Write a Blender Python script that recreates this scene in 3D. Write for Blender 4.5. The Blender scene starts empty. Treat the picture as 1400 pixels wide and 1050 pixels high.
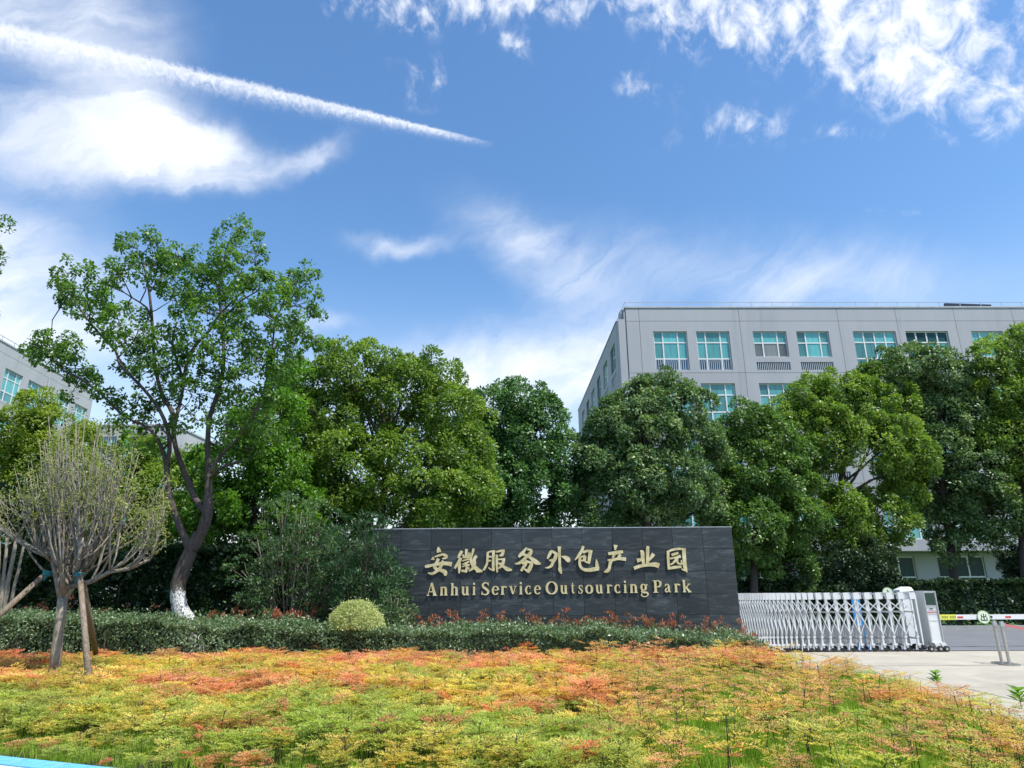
import bpy, math, random
import numpy as np
from mathutils import Vector, Matrix, Euler
from mathutils import noise as mnoise

S = bpy.context.scene
COL = S.collection
rnd = random.Random(7)
rng = np.random.default_rng(7)
R = math.radians

# ------------------------------------------------------------------ camera
F = 900.0
PITCH, ROLL = R(17.0), R(0.35)
CAMZ = 1.7
cam_data = bpy.data.cameras.new("camera")
cam = bpy.data.objects.new("camera", cam_data); COL.objects.link(cam)
cam_data.sensor_width = 36.0
cam_data.lens = F / 1400 * 36.0
cam_data.clip_start = 0.1; cam_data.clip_end = 3000
CM = Matrix.Rotation(R(90) + PITCH, 4, 'X') @ Matrix.Rotation(-ROLL, 4, 'Z')
CM.translation = Vector((0, 0, CAMZ))
cam.matrix_world = CM
S.camera = cam
M3 = CM.to_3x3()

def ray(u, v):
    return (M3 @ Vector(((u - 700) / F, (525 - v) / F, -1.0))).normalized()
def at(u, v, Y):
    d = ray(u, v); t = Y / d.y
    return Vector((d.x * t, Y, CAMZ + d.z * t))
def atz(u, v, z):
    d = ray(u, v); t = (z - CAMZ) / d.z
    return Vector((d.x * t, d.y * t, z))
def pxm(v, Y):                      # metres per photo pixel at depth Y near row v
    a = at(700, v, Y); b = at(710, v, Y)
    return (b - a).length / 10

# ------------------------------------------------------------------ node helper
class NT:
    def __init__(s, nt): s.nt = nt
    def n(s, t, ins=None, **kw):
        nd = s.nt.nodes.new(t)
        for k, val in kw.items(): setattr(nd, k, val)
        for k, val in (ins or {}).items(): s.put(nd.inputs[k], val)
        return nd
    def put(s, sock, val):
        if isinstance(val, bpy.types.NodeSocket): s.nt.links.new(val, sock)
        elif isinstance(val, bpy.types.Node): s.nt.links.new(val.outputs[0], sock)
        else:
            if isinstance(val, (tuple, list)) and len(val) == 3 and sock.type == 'RGBA': val = (*val, 1)
            sock.default_value = val
    def m(s, op, a, b=0.0, c=0.0, clamp=False):
        nd = s.nt.nodes.new('ShaderNodeMath'); nd.operation = op; nd.use_clamp = clamp
        s.put(nd.inputs[0], a); s.put(nd.inputs[1], b); s.put(nd.inputs[2], c)
        return nd.outputs[0]
    def vm(s, op, a, b=(0, 0, 0)):
        nd = s.nt.nodes.new('ShaderNodeVectorMath'); nd.operation = op
        s.put(nd.inputs[0], a); s.put(nd.inputs[1], b)
        return nd.outputs['Value'] if op in ('DOT_PRODUCT', 'LENGTH') else nd.outputs[0]
    def mix(s, f, a, b, mode='MIX'):
        nd = s.nt.nodes.new('ShaderNodeMix'); nd.data_type = 'RGBA'; nd.blend_type = mode
        s.put(nd.inputs[0], f); s.put(nd.inputs[6], a); s.put(nd.inputs[7], b)
        return nd.outputs[2]
    def noise(s, vec, scale, detail=3, rough=0.55, dist=0.0):
        nd = s.n('ShaderNodeTexNoise', {'Scale': scale, 'Detail': detail, 'Roughness': rough, 'Distortion': dist})
        if vec is not None: s.put(nd.inputs['Vector'], vec)
        return nd.outputs[0]
    def ramp(s, f, stops, interp='LINEAR'):
        nd = s.nt.nodes.new('ShaderNodeValToRGB'); s.put(nd.inputs[0], f)
        cr = nd.color_ramp; cr.interpolation = interp
        while len(cr.elements) < len(stops): cr.elements.new(0.5)
        for e, (p, c) in zip(cr.elements, stops):
            e.position = p; e.color = (*c, 1) if len(c) == 3 else c
        return nd.outputs[0]
    def mapr(s, x, a, b, c=0.0, d=1.0, smooth=False):
        nd = s.nt.nodes.new('ShaderNodeMapRange'); nd.clamp = True
        if smooth: nd.interpolation_type = 'SMOOTHSTEP'
        s.put(nd.inputs[0], x)
        for i, val in enumerate((a, b, c, d)): s.put(nd.inputs[i + 1], val)
        return nd.outputs[0]

# ------------------------------------------------------------------ world
SUN = Vector((0.40, -0.30, 0.87)).normalized()
world = bpy.data.worlds.new("World"); S.world = world; world.use_nodes = True
wt = world.node_tree; wt.nodes.clear(); W = NT(wt)
sky = W.n('ShaderNodeTexSky', sky_type='NISHITA', sun_disc=False)
sky.sun_elevation = math.asin(SUN.z); sky.sun_rotation = math.atan2(SUN.x, SUN.y)
sky.air_density = 1.15; sky.dust_density = 0.5; sky.ozone_density = 2.6; sky.altitude = 50
hs = W.n('ShaderNodeHueSaturation', {'Saturation': 1.18, 'Value': 1.12, 'Color': sky})
d = W.n('ShaderNodeTexCoord').outputs['Generated']
dn = W.vm('NORMALIZE', d)
sx = W.n('ShaderNodeSeparateXYZ', {0: dn})
az = W.m('ARCTAN2', sx.outputs[0], sx.outputs[1]); el = W.m('ARCSINE', sx.outputs[2])
zc = W.m('MAXIMUM', sx.outputs[2], 0.06)
pl = W.n('ShaderNodeCombineXYZ', {0: W.m('DIVIDE', sx.outputs[0], zc), 1: W.m('DIVIDE', sx.outputs[1], zc), 2: 0.0}).outputs[0]
ae = W.n('ShaderNodeCombineXYZ', {0: az, 1: el, 2: 0.0}).outputs[0]
# warped sky coordinates give every cloud a ragged, streaky outline
wn = W.n('ShaderNodeTexNoise', {'Vector': ae, 'Scale': 5.0, 'Detail': 5.0, 'Roughness': 0.6})
warp = W.vm('MULTIPLY', W.vm('SUBTRACT', wn.outputs['Color'], (0.5, 0.5, 0.5)), (0.15, 0.11, 0))
aew = W.vm('ADD', ae, warp)
def aepix(u, v):
    r_ = ray(u, v); return np.array([math.atan2(r_.x, r_.y), math.asin(r_.z)])
def blob(u, v, ru, rv, ang=0.0, power=1.0, vec=None):
    """soft elliptical cloud bank centred on a direction of the sky"""
    c = aepix(u, v); ca, sa = math.cos(R(ang)), math.sin(R(ang))
    e1 = aepix(u + 10 * ca, v + 10 * sa) - c; e2 = aepix(u - 10 * sa, v + 10 * ca) - c
    J = np.stack([e1 * ru / 10, e2 * rv / 10], 1); I = np.linalg.inv(J)
    q = W.vm('SUBTRACT', vec or aew, (c[0], c[1], 0))
    a = W.vm('DOT_PRODUCT', q, (I[0, 0], I[0, 1], 0)); b = W.vm('DOT_PRODUCT', q, (I[1, 0], I[1, 1], 0))
    r2 = W.m('ADD', W.m('MULTIPLY', a, a), W.m('MULTIPLY', b, b))
    if power != 1: r2 = W.m('POWER', r2, power)
    return W.m('EXPONENT', W.m('MULTIPLY', r2, -1.0))
def addall(items):
    o = None
    for w_, b in items:
        x = W.m('MULTIPLY', b, w_); o = x if o is None else W.m('ADD', o, x)
    return o
# textures
streak_v = W.vm('MULTIPLY', W.n('ShaderNodeVectorRotate', {'Vector': aew, 'Angle': R(-28)}, rotation_type='Z_AXIS').outputs[0], (1.0, 3.2, 1))
streak = W.noise(streak_v, 5.0, 7, 0.62, 0.6)
mott = W.noise(ae, 26.0, 5, 0.62, 0.4)
mott2 = W.noise(ae, 9.0, 4, 0.6, 0.8)
soft = W.noise(aew, 3.0, 4, 0.5)
# 1 smooth cirrus banks
smooth = addall([(1.1, blob(70, 185, 230, 62, 6, 1.4)), (1.15, blob(265, 205, 120, 46, 8, 1.6)), (.85, blob(110, 25, 170, 75, 12, 1.4)), (.5, blob(150, 110, 200, 50, 20)),
    (1.25, blob(-40, 350, 260, 85, 5)), (1.1, blob(50, 455, 220, 38, 4)), (.75, blob(548, 334, 70, 17, 6)),
    (.72, blob(745, 365, 150, 55, 36, 1.2)), (.62, blob(980, 365, 290, 66, 8)), (1.25, blob(700, 510, 210, 62, -4, 1.4)), (.8, blob(425, 438, 60, 16, -4)),
    (.35, blob(1150, 390, 160, 40, 0)), (.35, blob(400, 560, 300, 70, 0)), (.95, blob(435, 203, 55, 20, -20))])
sm_a = W.mapr(W.m('MULTIPLY', smooth, W.m('ADD', W.m('MULTIPLY', streak, 1.7), .12)), .06, 1.75, 0, .93, True)
# 2 mottled altocumulus, upper right
mot = addall([(.92, blob(1330, 110, 200, 75, 18, 1.2)), (1.0, blob(1080, 20, 320, 75, 8, 1.2)), (.9, blob(660, 10, 210, 36, 2, 1.3)), (.6, blob(1260, -60, 500, 60, 0)),
    (.5, blob(1010, 175, 70, 26, 0)), (.5, blob(1155, 190, 50, 20, 0)), (.6, blob(710, 78, 25, 18, 0)), (.5, blob(580, 105, 45, 32, 0)), (.42, blob(870, 115, 60, 30, 0)), (.28, blob(1240, 292, 60, 8, 4, 1, ae))])
mo_a = W.mapr(W.m('ADD', mot, W.m('ADD', W.m('MULTIPLY', W.m('SUBTRACT', mott, .5), 4.2), W.m('MULTIPLY', W.m('SUBTRACT', mott2, .5), 1.3))), .10, 1.95, 0, .95, True)
mo_a = W.m('MULTIPLY', mo_a, W.mapr(mot, .06, .5))
# 3 contrail: a gently bending line in the sky, ragged below
P0, P1, P2 = aepix(-40, 28), aepix(330, 114), aepix(676, 196)
ax = (P2 - P0); Lc = np.linalg.norm(ax); ax /= Lc; ay = np.array([-ax[1], ax[0]])
q = W.vm('SUBTRACT', W.vm('ADD', ae, W.vm('MULTIPLY', warp, (0.035, 0.035, 0))), (P0[0], P0[1], 0))
cs = W.m('DIVIDE', W.vm('DOT_PRODUCT', q, (ax[0], ax[1], 0)), Lc); ct = W.vm('DOT_PRODUCT', q, (ay[0], ay[1], 0))
s1 = float(np.dot(P1 - P0, ax) / Lc); t1 = float(np.dot(P1 - P0, ay)); kq = t1 / (s1 * (1 - s1))
bend = W.m('MULTIPLY', W.m('MULTIPLY', cs, W.m('SUBTRACT', 1.0, cs)), kq)
ct = W.m('SUBTRACT', ct, bend)
cw = W.mapr(cs, 0, 1, .0135, .0032)
fine = W.noise(W.vm('MULTIPLY', ae, (1, 1, 1)), 95.0, 4, .6, 1.0)
tt = W.m('DIVIDE', W.m('ADD', ct, W.m('MULTIPLY', W.m('SUBTRACT', fine, .5), W.m('MULTIPLY', cw, 1.6))), cw)
tneg = W.m('MULTIPLY', W.m('MINIMUM', tt, 0.0), .58); tpos = W.m('MULTIPLY', W.m('MAXIMUM', tt, 0.0), 2.2)
tsum = W.m('ADD', tneg, tpos)
con = W.m('EXPONENT', W.m('MULTIPLY', W.m('MULTIPLY', tsum, tsum), -1.3))
con = W.m('MULTIPLY', con, W.mapr(cs, 1.0, .86)); con = W.m('MULTIPLY', con, W.mapr(cs, -.6, -.2))
con = W.m('MULTIPLY', con, W.m('ADD', .18, W.m('MULTIPLY', fine, 1.05)), clamp=True)
# 4 the rest of the sky carries thin cirrus of the same kind
gen = W.mapr(W.noise(W.vm('MULTIPLY', pl, (1.0, .6, 1)), 1.1, 7, .6, .8), .56, .9, 0, .45)
outside = W.mapr(sx.outputs[1], .3, -.2)
gen = W.m('MULTIPLY', gen, W.m('ADD', outside, .25))
hz = W.mapr(sx.outputs[2], 0.0, .46, .62, 0.0, True)
alpha = W.m('SUBTRACT', 1.0, sm_a)
for x in (mo_a, con, gen, hz): alpha = W.m('MULTIPLY', alpha, W.m('SUBTRACT', 1.0, x))
alpha = W.m('SUBTRACT', 1.0, alpha, clamp=True)
cc = W.mix(alpha, hs.outputs[0], (5.9, 6.1, 6.5))
below = W.mapr(sx.outputs[2], -.03, 0.0)
cc = W.mix(below, (1.4, 1.4, 1.3), cc)
bg = W.n('ShaderNodeBackground', {'Color': cc, 'Strength': 0.145})
wo = W.n('ShaderNodeOutputWorld', {'Surface': bg})
world.cycles.sampling_method = 'MANUAL'; world.cycles.sample_map_resolution = 1024

sl = bpy.data.lights.new("sun", 'SUN'); sl.energy = 4.6; sl.angle = R(0.5); sl.color = (1.0, .955, .88)
so = bpy.data.objects.new("sun", sl); COL.objects.link(so)
so.rotation_euler = SUN.to_track_quat('Z', 'Y').to_euler(); so.location = SUN * 60
S.view_settings.view_transform = 'Standard'; S.view_settings.look = 'None'
S.view_settings.exposure = 0.40; S.view_settings.gamma = 1.0; S.view_settings.use_curve_mapping = False
S.cycles.max_bounces = 6; S.cycles.diffuse_bounces = 3; S.cycles.glossy_bounces = 2
S.cycles.transmission_bounces = 4; S.cycles.transparent_max_bounces = 6
S.cycles.use_adaptive_sampling = True; S.cycles.adaptive_threshold = 0.015
S.cycles.use_denoising = True
S.cycles.caustics_reflective = False; S.cycles.caustics_refractive = False
S.cycles.sample_clamp_indirect = 6

# ------------------------------------------------------------------ materials
def material(name):
    m = bpy.data.materials.new(name); m.use_nodes = True
    m.node_tree.nodes.clear(); return m, NT(m.node_tree)
def surf(name, base, rough=.6, var=.12, scale=3.0, bump=.0, bscale=40., metal=0.0, spec=.5, dirt=None, objrand=0.0, coord='Object', stretch=(1, 1, 1), detail=6):
    m, T = material(name)
    tc = T.n('ShaderNodeTexCoord').outputs[coord]
    if coord == 'World': pass
    vec = T.vm('MULTIPLY', tc, stretch)
    nz = T.noise(vec, scale, detail, .62)
    lo = tuple(c * (1 - var) for c in base); hi = tuple(min(1, c * (1 + var)) for c in base)
    c = T.ramp(nz, [(.3, lo), (.7, hi)])
    if dirt:
        c = T.mix(T.mapr(T.noise(vec, scale * .35, 7, .7, 1.0), dirt[1], dirt[2]), c, dirt[0])
    if objrand:
        oi = T.n('ShaderNodeObjectInfo').outputs['Random']
        k = T.mapr(oi, 0, 1, 1 - objrand, 1 + objrand)
        c = T.vm('SCALE', c) if False else T.mix(1.0, c, T.n('ShaderNodeCombineXYZ', {0: k, 1: k, 2: k}).outputs[0], 'MULTIPLY')
    p = T.n('ShaderNodeBsdfPrincipled', {'Base Color': c, 'Roughness': T.mapr(nz, .2, .8, max(.03, rough - .1), min(1, rough + .1)), 'Metallic': metal, 'Specular IOR Level': spec})
    if bump:
        b = T.n('ShaderNodeBump', {'Strength': bump, 'Distance': .02, 'Height': T.noise(vec, bscale, 5, .6)})
        T.put(p.inputs['Normal'], b)
    T.n('ShaderNodeOutputMaterial', {'Surface': p})
    return m
def leafmat(name, stops, rough=.42, trans=.35, tcol=1.5, instancer=False, spec=.45, big=0.25):
    """leaf: colour by leaf (tint attribute), light passing through the blade"""
    m, T = material(name)
    if instancer:
        c0 = T.n('ShaderNodeAttribute', attribute_type='INSTANCER', attribute_name='col').outputs['Color']
        ti = T.n('ShaderNodeAttribute', attribute_type='GEOMETRY', attribute_name='tint').outputs['Fac']
        k = T.mapr(ti, 0, 1, .76, 1.40)
        c0 = T.mix(T.mapr(ti, .55, 1.0, 0, .55), c0, (.52, .40, .16)); c0 = T.mix(T.mapr(ti, .30, .0, 0, .5), c0, (.20, .26, .06))
        c = T.mix(1.0, c0, T.n('ShaderNodeCombineXYZ', {0: k, 1: k, 2: T.m('MULTIPLY', k, .95)}).outputs[0], 'MULTIPLY')
    else:
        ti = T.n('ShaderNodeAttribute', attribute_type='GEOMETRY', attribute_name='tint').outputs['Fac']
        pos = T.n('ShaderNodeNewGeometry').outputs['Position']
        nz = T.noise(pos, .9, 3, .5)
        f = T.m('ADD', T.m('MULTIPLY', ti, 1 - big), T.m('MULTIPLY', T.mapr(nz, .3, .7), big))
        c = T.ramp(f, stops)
    p = T.n('ShaderNodeBsdfPrincipled', {'Base Color': c, 'Roughness': rough, 'Specular IOR Level': spec})
    tc = T.mix(1.0, c, (tcol * 1.05, tcol * 1.1, tcol * .55), 'MULTIPLY')
    tr = T.n('ShaderNodeBsdfTranslucent', {'Color': tc})
    mx = T.n('ShaderNodeMixShader', {0: trans, 1: p, 2: tr})
    T.n('ShaderNodeOutputMaterial', {'Surface': mx})
    return m
def plain(name, base, rough=.5, metal=0.0, spec=.5, coat=0.0):
    m, T = material(name)
    p = T.n('ShaderNodeBsdfPrincipled', {'Base Color': base, 'Roughness': rough, 'Metallic': metal, 'Specular IOR Level': spec, 'Coat Weight': coat})
    T.n('ShaderNodeOutputMaterial', {'Surface': p}); return m

# ------------------------------------------------------------------ objects
def tag(o, label=None, cat=None, group=None, kind=None):
    if label: o['label'] = label
    if cat: o['category'] = cat
    if group: o['group'] = group
    if kind: o['kind'] = kind
    return o
def link(name, me, mat, parent=None, loc=None):
    o = bpy.data.objects.new(name, me); COL.objects.link(o)
    if mat is not None and not me.materials:
        for mm in (mat if isinstance(mat, (list, tuple)) else [mat]): me.materials.append(mm)
    if parent: o.parent = parent
    if loc is not None: o.location = loc
    return o
def empty(name, loc=(0, 0, 0), rz=0.0):
    o = bpy.data.objects.new(name, None); COL.objects.link(o)
    o.location = loc; o.rotation_euler = (0, 0, rz); o.empty_display_size = .2
    return o
class MB:
    def __init__(s): s.v = []; s.f = []; s.mi = []; s.cur = 0
    def face(s, *idx): s.f.append(idx); s.mi.append(s.cur)
    def box(s, x0, x1, y0, y1, z0, z1, M=None):
        b = len(s.v)
        P = [Vector(p) for p in ((x0, y0, z0), (x1, y0, z0), (x1, y1, z0), (x0, y1, z0), (x0, y0, z1), (x1, y0, z1), (x1, y1, z1), (x0, y1, z1))]
        if M: P = [M @ p for p in P]
        s.v += [tuple(p) for p in P]
        for f in ((3, 2, 1, 0), (4, 5, 6, 7), (0, 1, 5, 4), (1, 2, 6, 5), (2, 3, 7, 6), (3, 0, 4, 7)): s.face(*[b + i for i in f])
        return s
    def bar(s, a, b, w, h=None, up=(0, 0, 1)):
        a, b = Vector(a), Vector(b); h = h or w; dd = (b - a); L = dd.length
        if L < 1e-6: return s
        z = dd / L; x = Vector(up).cross(z)
        if x.length < 1e-4: x = Vector((1, 0, 0))
        x.normalize(); y = z.cross(x)
        M = Matrix((x, y, z)).transposed().to_4x4(); M.translation = a
        return s.box(-w / 2, w / 2, -h / 2, h / 2, 0, L, M)
    def tube(s, pts, rad, n=8, cap=True):
        pts = [Vector(p) for p in pts]; b0 = len(s.v); m = len(pts)
        if not hasattr(rad, '__len__'): rad = [rad] * m
        x = None
        for i, p in enumerate(pts):
            t = (pts[min(i + 1, m - 1)] - pts[max(i - 1, 0)])
            if t.length < 1e-9: t = Vector((0, 0, 1))
            t.normalize()
            if x is None:
                x = t.orthogonal().normalized()
            x = (x - t * x.dot(t))
            if x.length < 1e-5: x = t.orthogonal()
            x.normalize(); y = t.cross(x)
            for k in range(n):
                a = 2 * math.pi * k / n
                s.v.append(tuple(p + (x * math.cos(a) + y * math.sin(a)) * rad[i]))
        for i in range(m - 1):
            for k in range(n):
                k2 = (k + 1) % n
                s.face(b0 + i * n + k, b0 + i * n + k2, b0 + (i + 1) * n + k2, b0 + (i + 1) * n + k)
        if cap:
            s.face(*[b0 + k for k in reversed(range(n))]); s.face(*[b0 + (m - 1) * n + k for k in range(n)])
        return s
    def disc(s, c, axis, r, t, n=20, r2=None):
        c = Vector(c); ax_ = Vector(axis).normalized()
        return s.tube([c - ax_ * t / 2, c + ax_ * t / 2], [r, r2 or r], n)
    def quad(s, a, b, c, dd):
        i = len(s.v); s.v += [tuple(a), tuple(b), tuple(c), tuple(dd)]; s.face(i, i + 1, i + 2, i + 3); return s
    def mesh(s, name, smooth=False, mats=None):
        me = bpy.data.meshes.new(name); me.from_pydata(s.v, [], s.f)
        if mats:
            for m_ in mats: me.materials.append(m_)
            me.polygons.foreach_set('material_index', s.mi)
        if smooth: me.polygons.foreach_set('use_smooth', [True] * len(s.f))
        me.update(); return me
    def build(s, name, mat, parent=None, loc=None, smooth=False):
        return link(name, s.mesh(name, smooth), mat, parent, loc)

def leaves_mesh(name, P, D, N, L, Wd, tint, fold=.22):
    """P base points, D growth direction, N blade normal, L length, Wd width -> one quad per leaf"""
    n = len(P)
    D = D / (np.linalg.norm(D, axis=1, keepdims=True) + 1e-9)
    N = N - D * (N * D).sum(1, keepdims=True); N /= (np.linalg.norm(N, axis=1, keepdims=True) + 1e-9)
    X = np.cross(D, N)
    L = L[:, None]; Wd = Wd[:, None]
    mid = P + D * L * .45 + N * Wd * fold
    V = np.empty((n, 4, 3), np.float32)
    V[:, 0] = P; V[:, 1] = mid + X * Wd * .5; V[:, 2] = P + D * L; V[:, 3] = mid - X * Wd * .5
    me = bpy.data.meshes.new(name)
    me.vertices.add(n * 4); me.vertices.foreach_set('co', V.reshape(-1))
    me.loops.add(n * 4); me.loops.foreach_set('vertex_index', np.arange(n * 4, dtype=np.int32))
    me.polygons.add(n); me.polygons.foreach_set('loop_start', np.arange(0, n * 4, 4, dtype=np.int32))
    me.update(calc_edges=True)
    a = me.attributes.new('tint', 'FLOAT', 'POINT'); a.data.foreach_set('value', np.repeat(tint.astype(np.float32), 4))
    return me
def unit(a): return a / (np.linalg.norm(a, axis=-1, keepdims=True) + 1e-9)
def rdir(n): return unit(rng.normal(size=(n, 3)))

# ================================================================== THE GROUND
WALLY = 17.5
def ground_z(x, y):
    """gentle fall of the planting bed towards the kerb"""
    return -.10 * max(0.0, min(1.0, (12.5 - y) / 4.5))
m_soil = surf('soil', (.045, .05, .025), .95, .4, 2.0, .6, 30, dirt=((.06, .10, .02), .45, .6))
m_asph = surf('asphalt', (.155, .165, .18), .85, .12, 1.2, .3, 120, dirt=((.20, .205, .215), .5, .7), stretch=(1, 3, 1))
m_conc = surf('concrete', (.42, .385, .31), .8, .12, 1.1, .25, 60, dirt=((.28, .25, .20), .50, .74), detail=9)
m_grassland = surf('lawn', (.06, .12, .025), .95, .35, 1.4, .5, 40)
g = MB(); g.quad((-900, -300, -.16), (900, -300, -.16), (900, 1500, -.16), (-900, 1500, -.16))
tag(g.build('ground', m_grassland), kind='structure')
# edge of the planting bed where the forecourt begins (points seen along the top of the plants)
EDGE = [atz(u, v, .32) for u, v in ((1075, 893), (1120, 897), (1170, 904), (1215, 914), (1262, 926), (1310, 938), (1355, 951), (1400, 966), (1470, 990), (1560, 1025))]
EDGE = [Vector((p.x + .22, p.y + .05, 0)) for p in EDGE]
EDGE.insert(0, Vector((EDGE[0].x - .1, 18.3, 0)))
def edge_x(y):
    """x of the bed's right border at depth y"""
    for a, b in zip(EDGE, EDGE[1:]):
        if b.y <= y <= a.y: return a.x + (b.x - a.x) * (a.y - y) / max(1e-6, a.y - b.y)
    return EDGE[0].x if y > EDGE[0].y else EDGE[-1].x
KA, KB = atz(-60, 1026.5, -.02), atz(136, 1047.5, -.02)
kdir = (KB - KA).normalized(); kn = Vector((kdir.y, -kdir.x, 0))        # kn points to the camera side
def in_bed(x, y):
    return x < edge_x(y) - .05 and y < 18.2 and (Vector((x, y, 0)) - KA).dot(kn) < -.08
# bed soil
gb = MB(); nx, ny = 60, 30
ys = [4.5 + (18.3 - 4.5) * j / ny for j in range(ny + 1)]
rows = []
for y in ys:
    xr = min(edge_x(y), 9.0); row = []
    for i in range(nx + 1):
        x = -17 + (xr + 17) * i / nx
        gb.v.append((x, y, ground_z(x, y) - .03 + .03 * mnoise.noise(Vector((x * .8, y * .8, 0))))); row.append(len(gb.v) - 1)
    rows.append(row)
for r0, r1 in zip(rows, rows[1:]):
    for i in range(nx): gb.face(r0[i], r0[i + 1], r1[i + 1], r1[i])
tag(gb.build('planting_bed', m_soil), kind='structure')
# concrete forecourt: slabs with saw-cut joints
fc = empty('forecourt_pavement'); tag(fc, kind='structure')
def polyclip(x0, x1, y0, y1):
    """slab corners, its left side following the bed's border"""
    pts = []
    for k in range(7):
        y = y0 + (y1 - y0) * k / 6; pts.append((max(x0, min(x1, edge_x(y) + .02)), y))
    return pts
for i in range(9):
    for j in range(4):
        x0, x1 = 4.0 + i * 3.6, 4.0 + (i + 1) * 3.6 - .022
        y0, y1 = 18.42 - (j + 1) * 3.1, 18.42 - j * 3.1 - .022
        left = polyclip(x0, x1, y0, y1)
        if all(l[0] >= x1 - .01 for l in left): continue
        s_ = MB(); n_ = len(left)
        top = [(l[0], l[1], -.004 + .002 * ((i + j) % 2)) for l in left] + [(x1, l[1], -.004 + .002 * ((i + j) % 2)) for l in left]
        s_.v = top
        for k in range(n_ - 1): s_.face(k, n_ + k, n_ + k + 1, k + 1)
        s_.build('concrete_slab', m_conc, fc)
# asphalt road behind the gate
rd = MB(); rd.quad((3.0, 18.43, -.02), (60, 18.43, -.02), (60, 26.6, -.02), (3.0, 26.6, -.02))
tag(rd.build('road', m_asph), kind='structure')
tk = MB(); tk.box(4.4, 30, 18.40, 18.50, -.03, .006); tag(tk.build('gate_track', plain('track_steel', (.05, .05, .05), .5)), kind='structure')
kr = MB(); kr.box(3.0, 60, 26.6, 26.75, -.1, .13); tag(kr.build('kerb', surf('kerb_stone', (.33, .33, .31), .8)), kind='structure')

# blue painted paving and kerb stones at the bottom left
m_blue = surf('blue_paint', (.012, .13, .62), .45, .12, 6, .2, 80)
m_lblue = surf('pale_blue_stone', (.13, .42, .62), .55, .18, 9, .3, 90, objrand=.14, dirt=((.30, .45, .5), .58, .72))
m_wstone = surf('white_stone', (.62, .64, .64), .6, .08, 8, .2, 90, objrand=.05)
bp = MB(); a0 = KA - kdir * 14; a1 = KA + kdir * 26
bp.quad(a0 + kn * .40 + Vector((0, 0, -.10)), a0 + kn * 9 + Vector((0, 0, -.10)), a1 + kn * 9 + Vector((0, 0, -.10)), a1 + kn * .40 + Vector((0, 0, -.10)))
tag(bp.build('blue_painted_path', m_blue), kind='structure')
kb = empty('kerb_strip'); tag(kb, kind='structure')
ang = math.atan2(kdir.y, kdir.x)
MM = Matrix.Rotation(ang, 4, 'Z'); MM.translation = KA
m1 = MB().box(.004, .596, -.24, 0, -.28, 0.0).mesh('kerb_stone'); m1.materials.append(m_lblue)
m2 = MB().box(.004, .596, -.40, -.245, -.28, -.012).mesh('edging_stone'); m2.materials.append(m_wstone)
for k in range(-10, 26):
    for nm, me in (('kerb_stone', m1), ('edging_stone', m2)):
        o = link(nm, me, None, kb); o.matrix_basis = MM @ Matrix.Translation((k * .6, 0, 0))

# ================================================================== BUILDINGS
m_clad = surf('grey_cladding', (.355, .365, .395), .7, .05, .8, .06, 60, objrand=.035, dirt=((.27, .285, .31), .54, .80), stretch=(1.6, 1.6, .22))
m_cladL = surf('pale_grey_render', (.40, .41, .42), .75, .06, .6, .06, 60, objrand=.02, dirt=((.32, .33, .35), .56, .75), stretch=(1, 1, .35))
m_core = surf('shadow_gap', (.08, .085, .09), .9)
m_frame = surf('window_frame_white', (.66, .68, .68), .4, .04, 3)
m_louv = plain('louvre_metal', (.42, .45, .48), .4, .3)
m_blindbk = plain('room_dark', (.02, .03, .035), .8)
def glassmat(name, base, spec=.55, coat=.25):
    m, T = material(name)
    oi = T.n('ShaderNodeObjectInfo').outputs['Random']
    tc = T.n('ShaderNodeTexCoord').outputs['Object']
    g1 = T.noise(T.vm('MULTIPLY', tc, (9, 9, .5)), 1.0, 2, .5)
    k = T.m('ADD', T.mapr(oi, 0, 1, .45, 1.12), T.m('MULTIPLY', T.m('SUBTRACT', g1, .5), .7))
    c = T.mix(1.0, base, T.n('ShaderNodeCombineXYZ', {0: k, 1: k, 2: k}).outputs[0], 'MULTIPLY')
    p = T.n('ShaderNodeBsdfPrincipled', {'Base Color': c, 'Roughness': .12, 'Specular IOR Level': spec, 'Coat Weight': coat, 'Coat Roughness': .03})
    T.n('ShaderNodeOutputMaterial', {'Surface': p}); return m
m_glass = glassmat('teal_glass', (.11, .41, .41))
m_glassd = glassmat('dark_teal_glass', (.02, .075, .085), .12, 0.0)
m_glassb = glassmat('blue_louvre_glass', (.03, .13, .24))
m_screen = glassmat('brown_screen', (.20, .215, .20))

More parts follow.
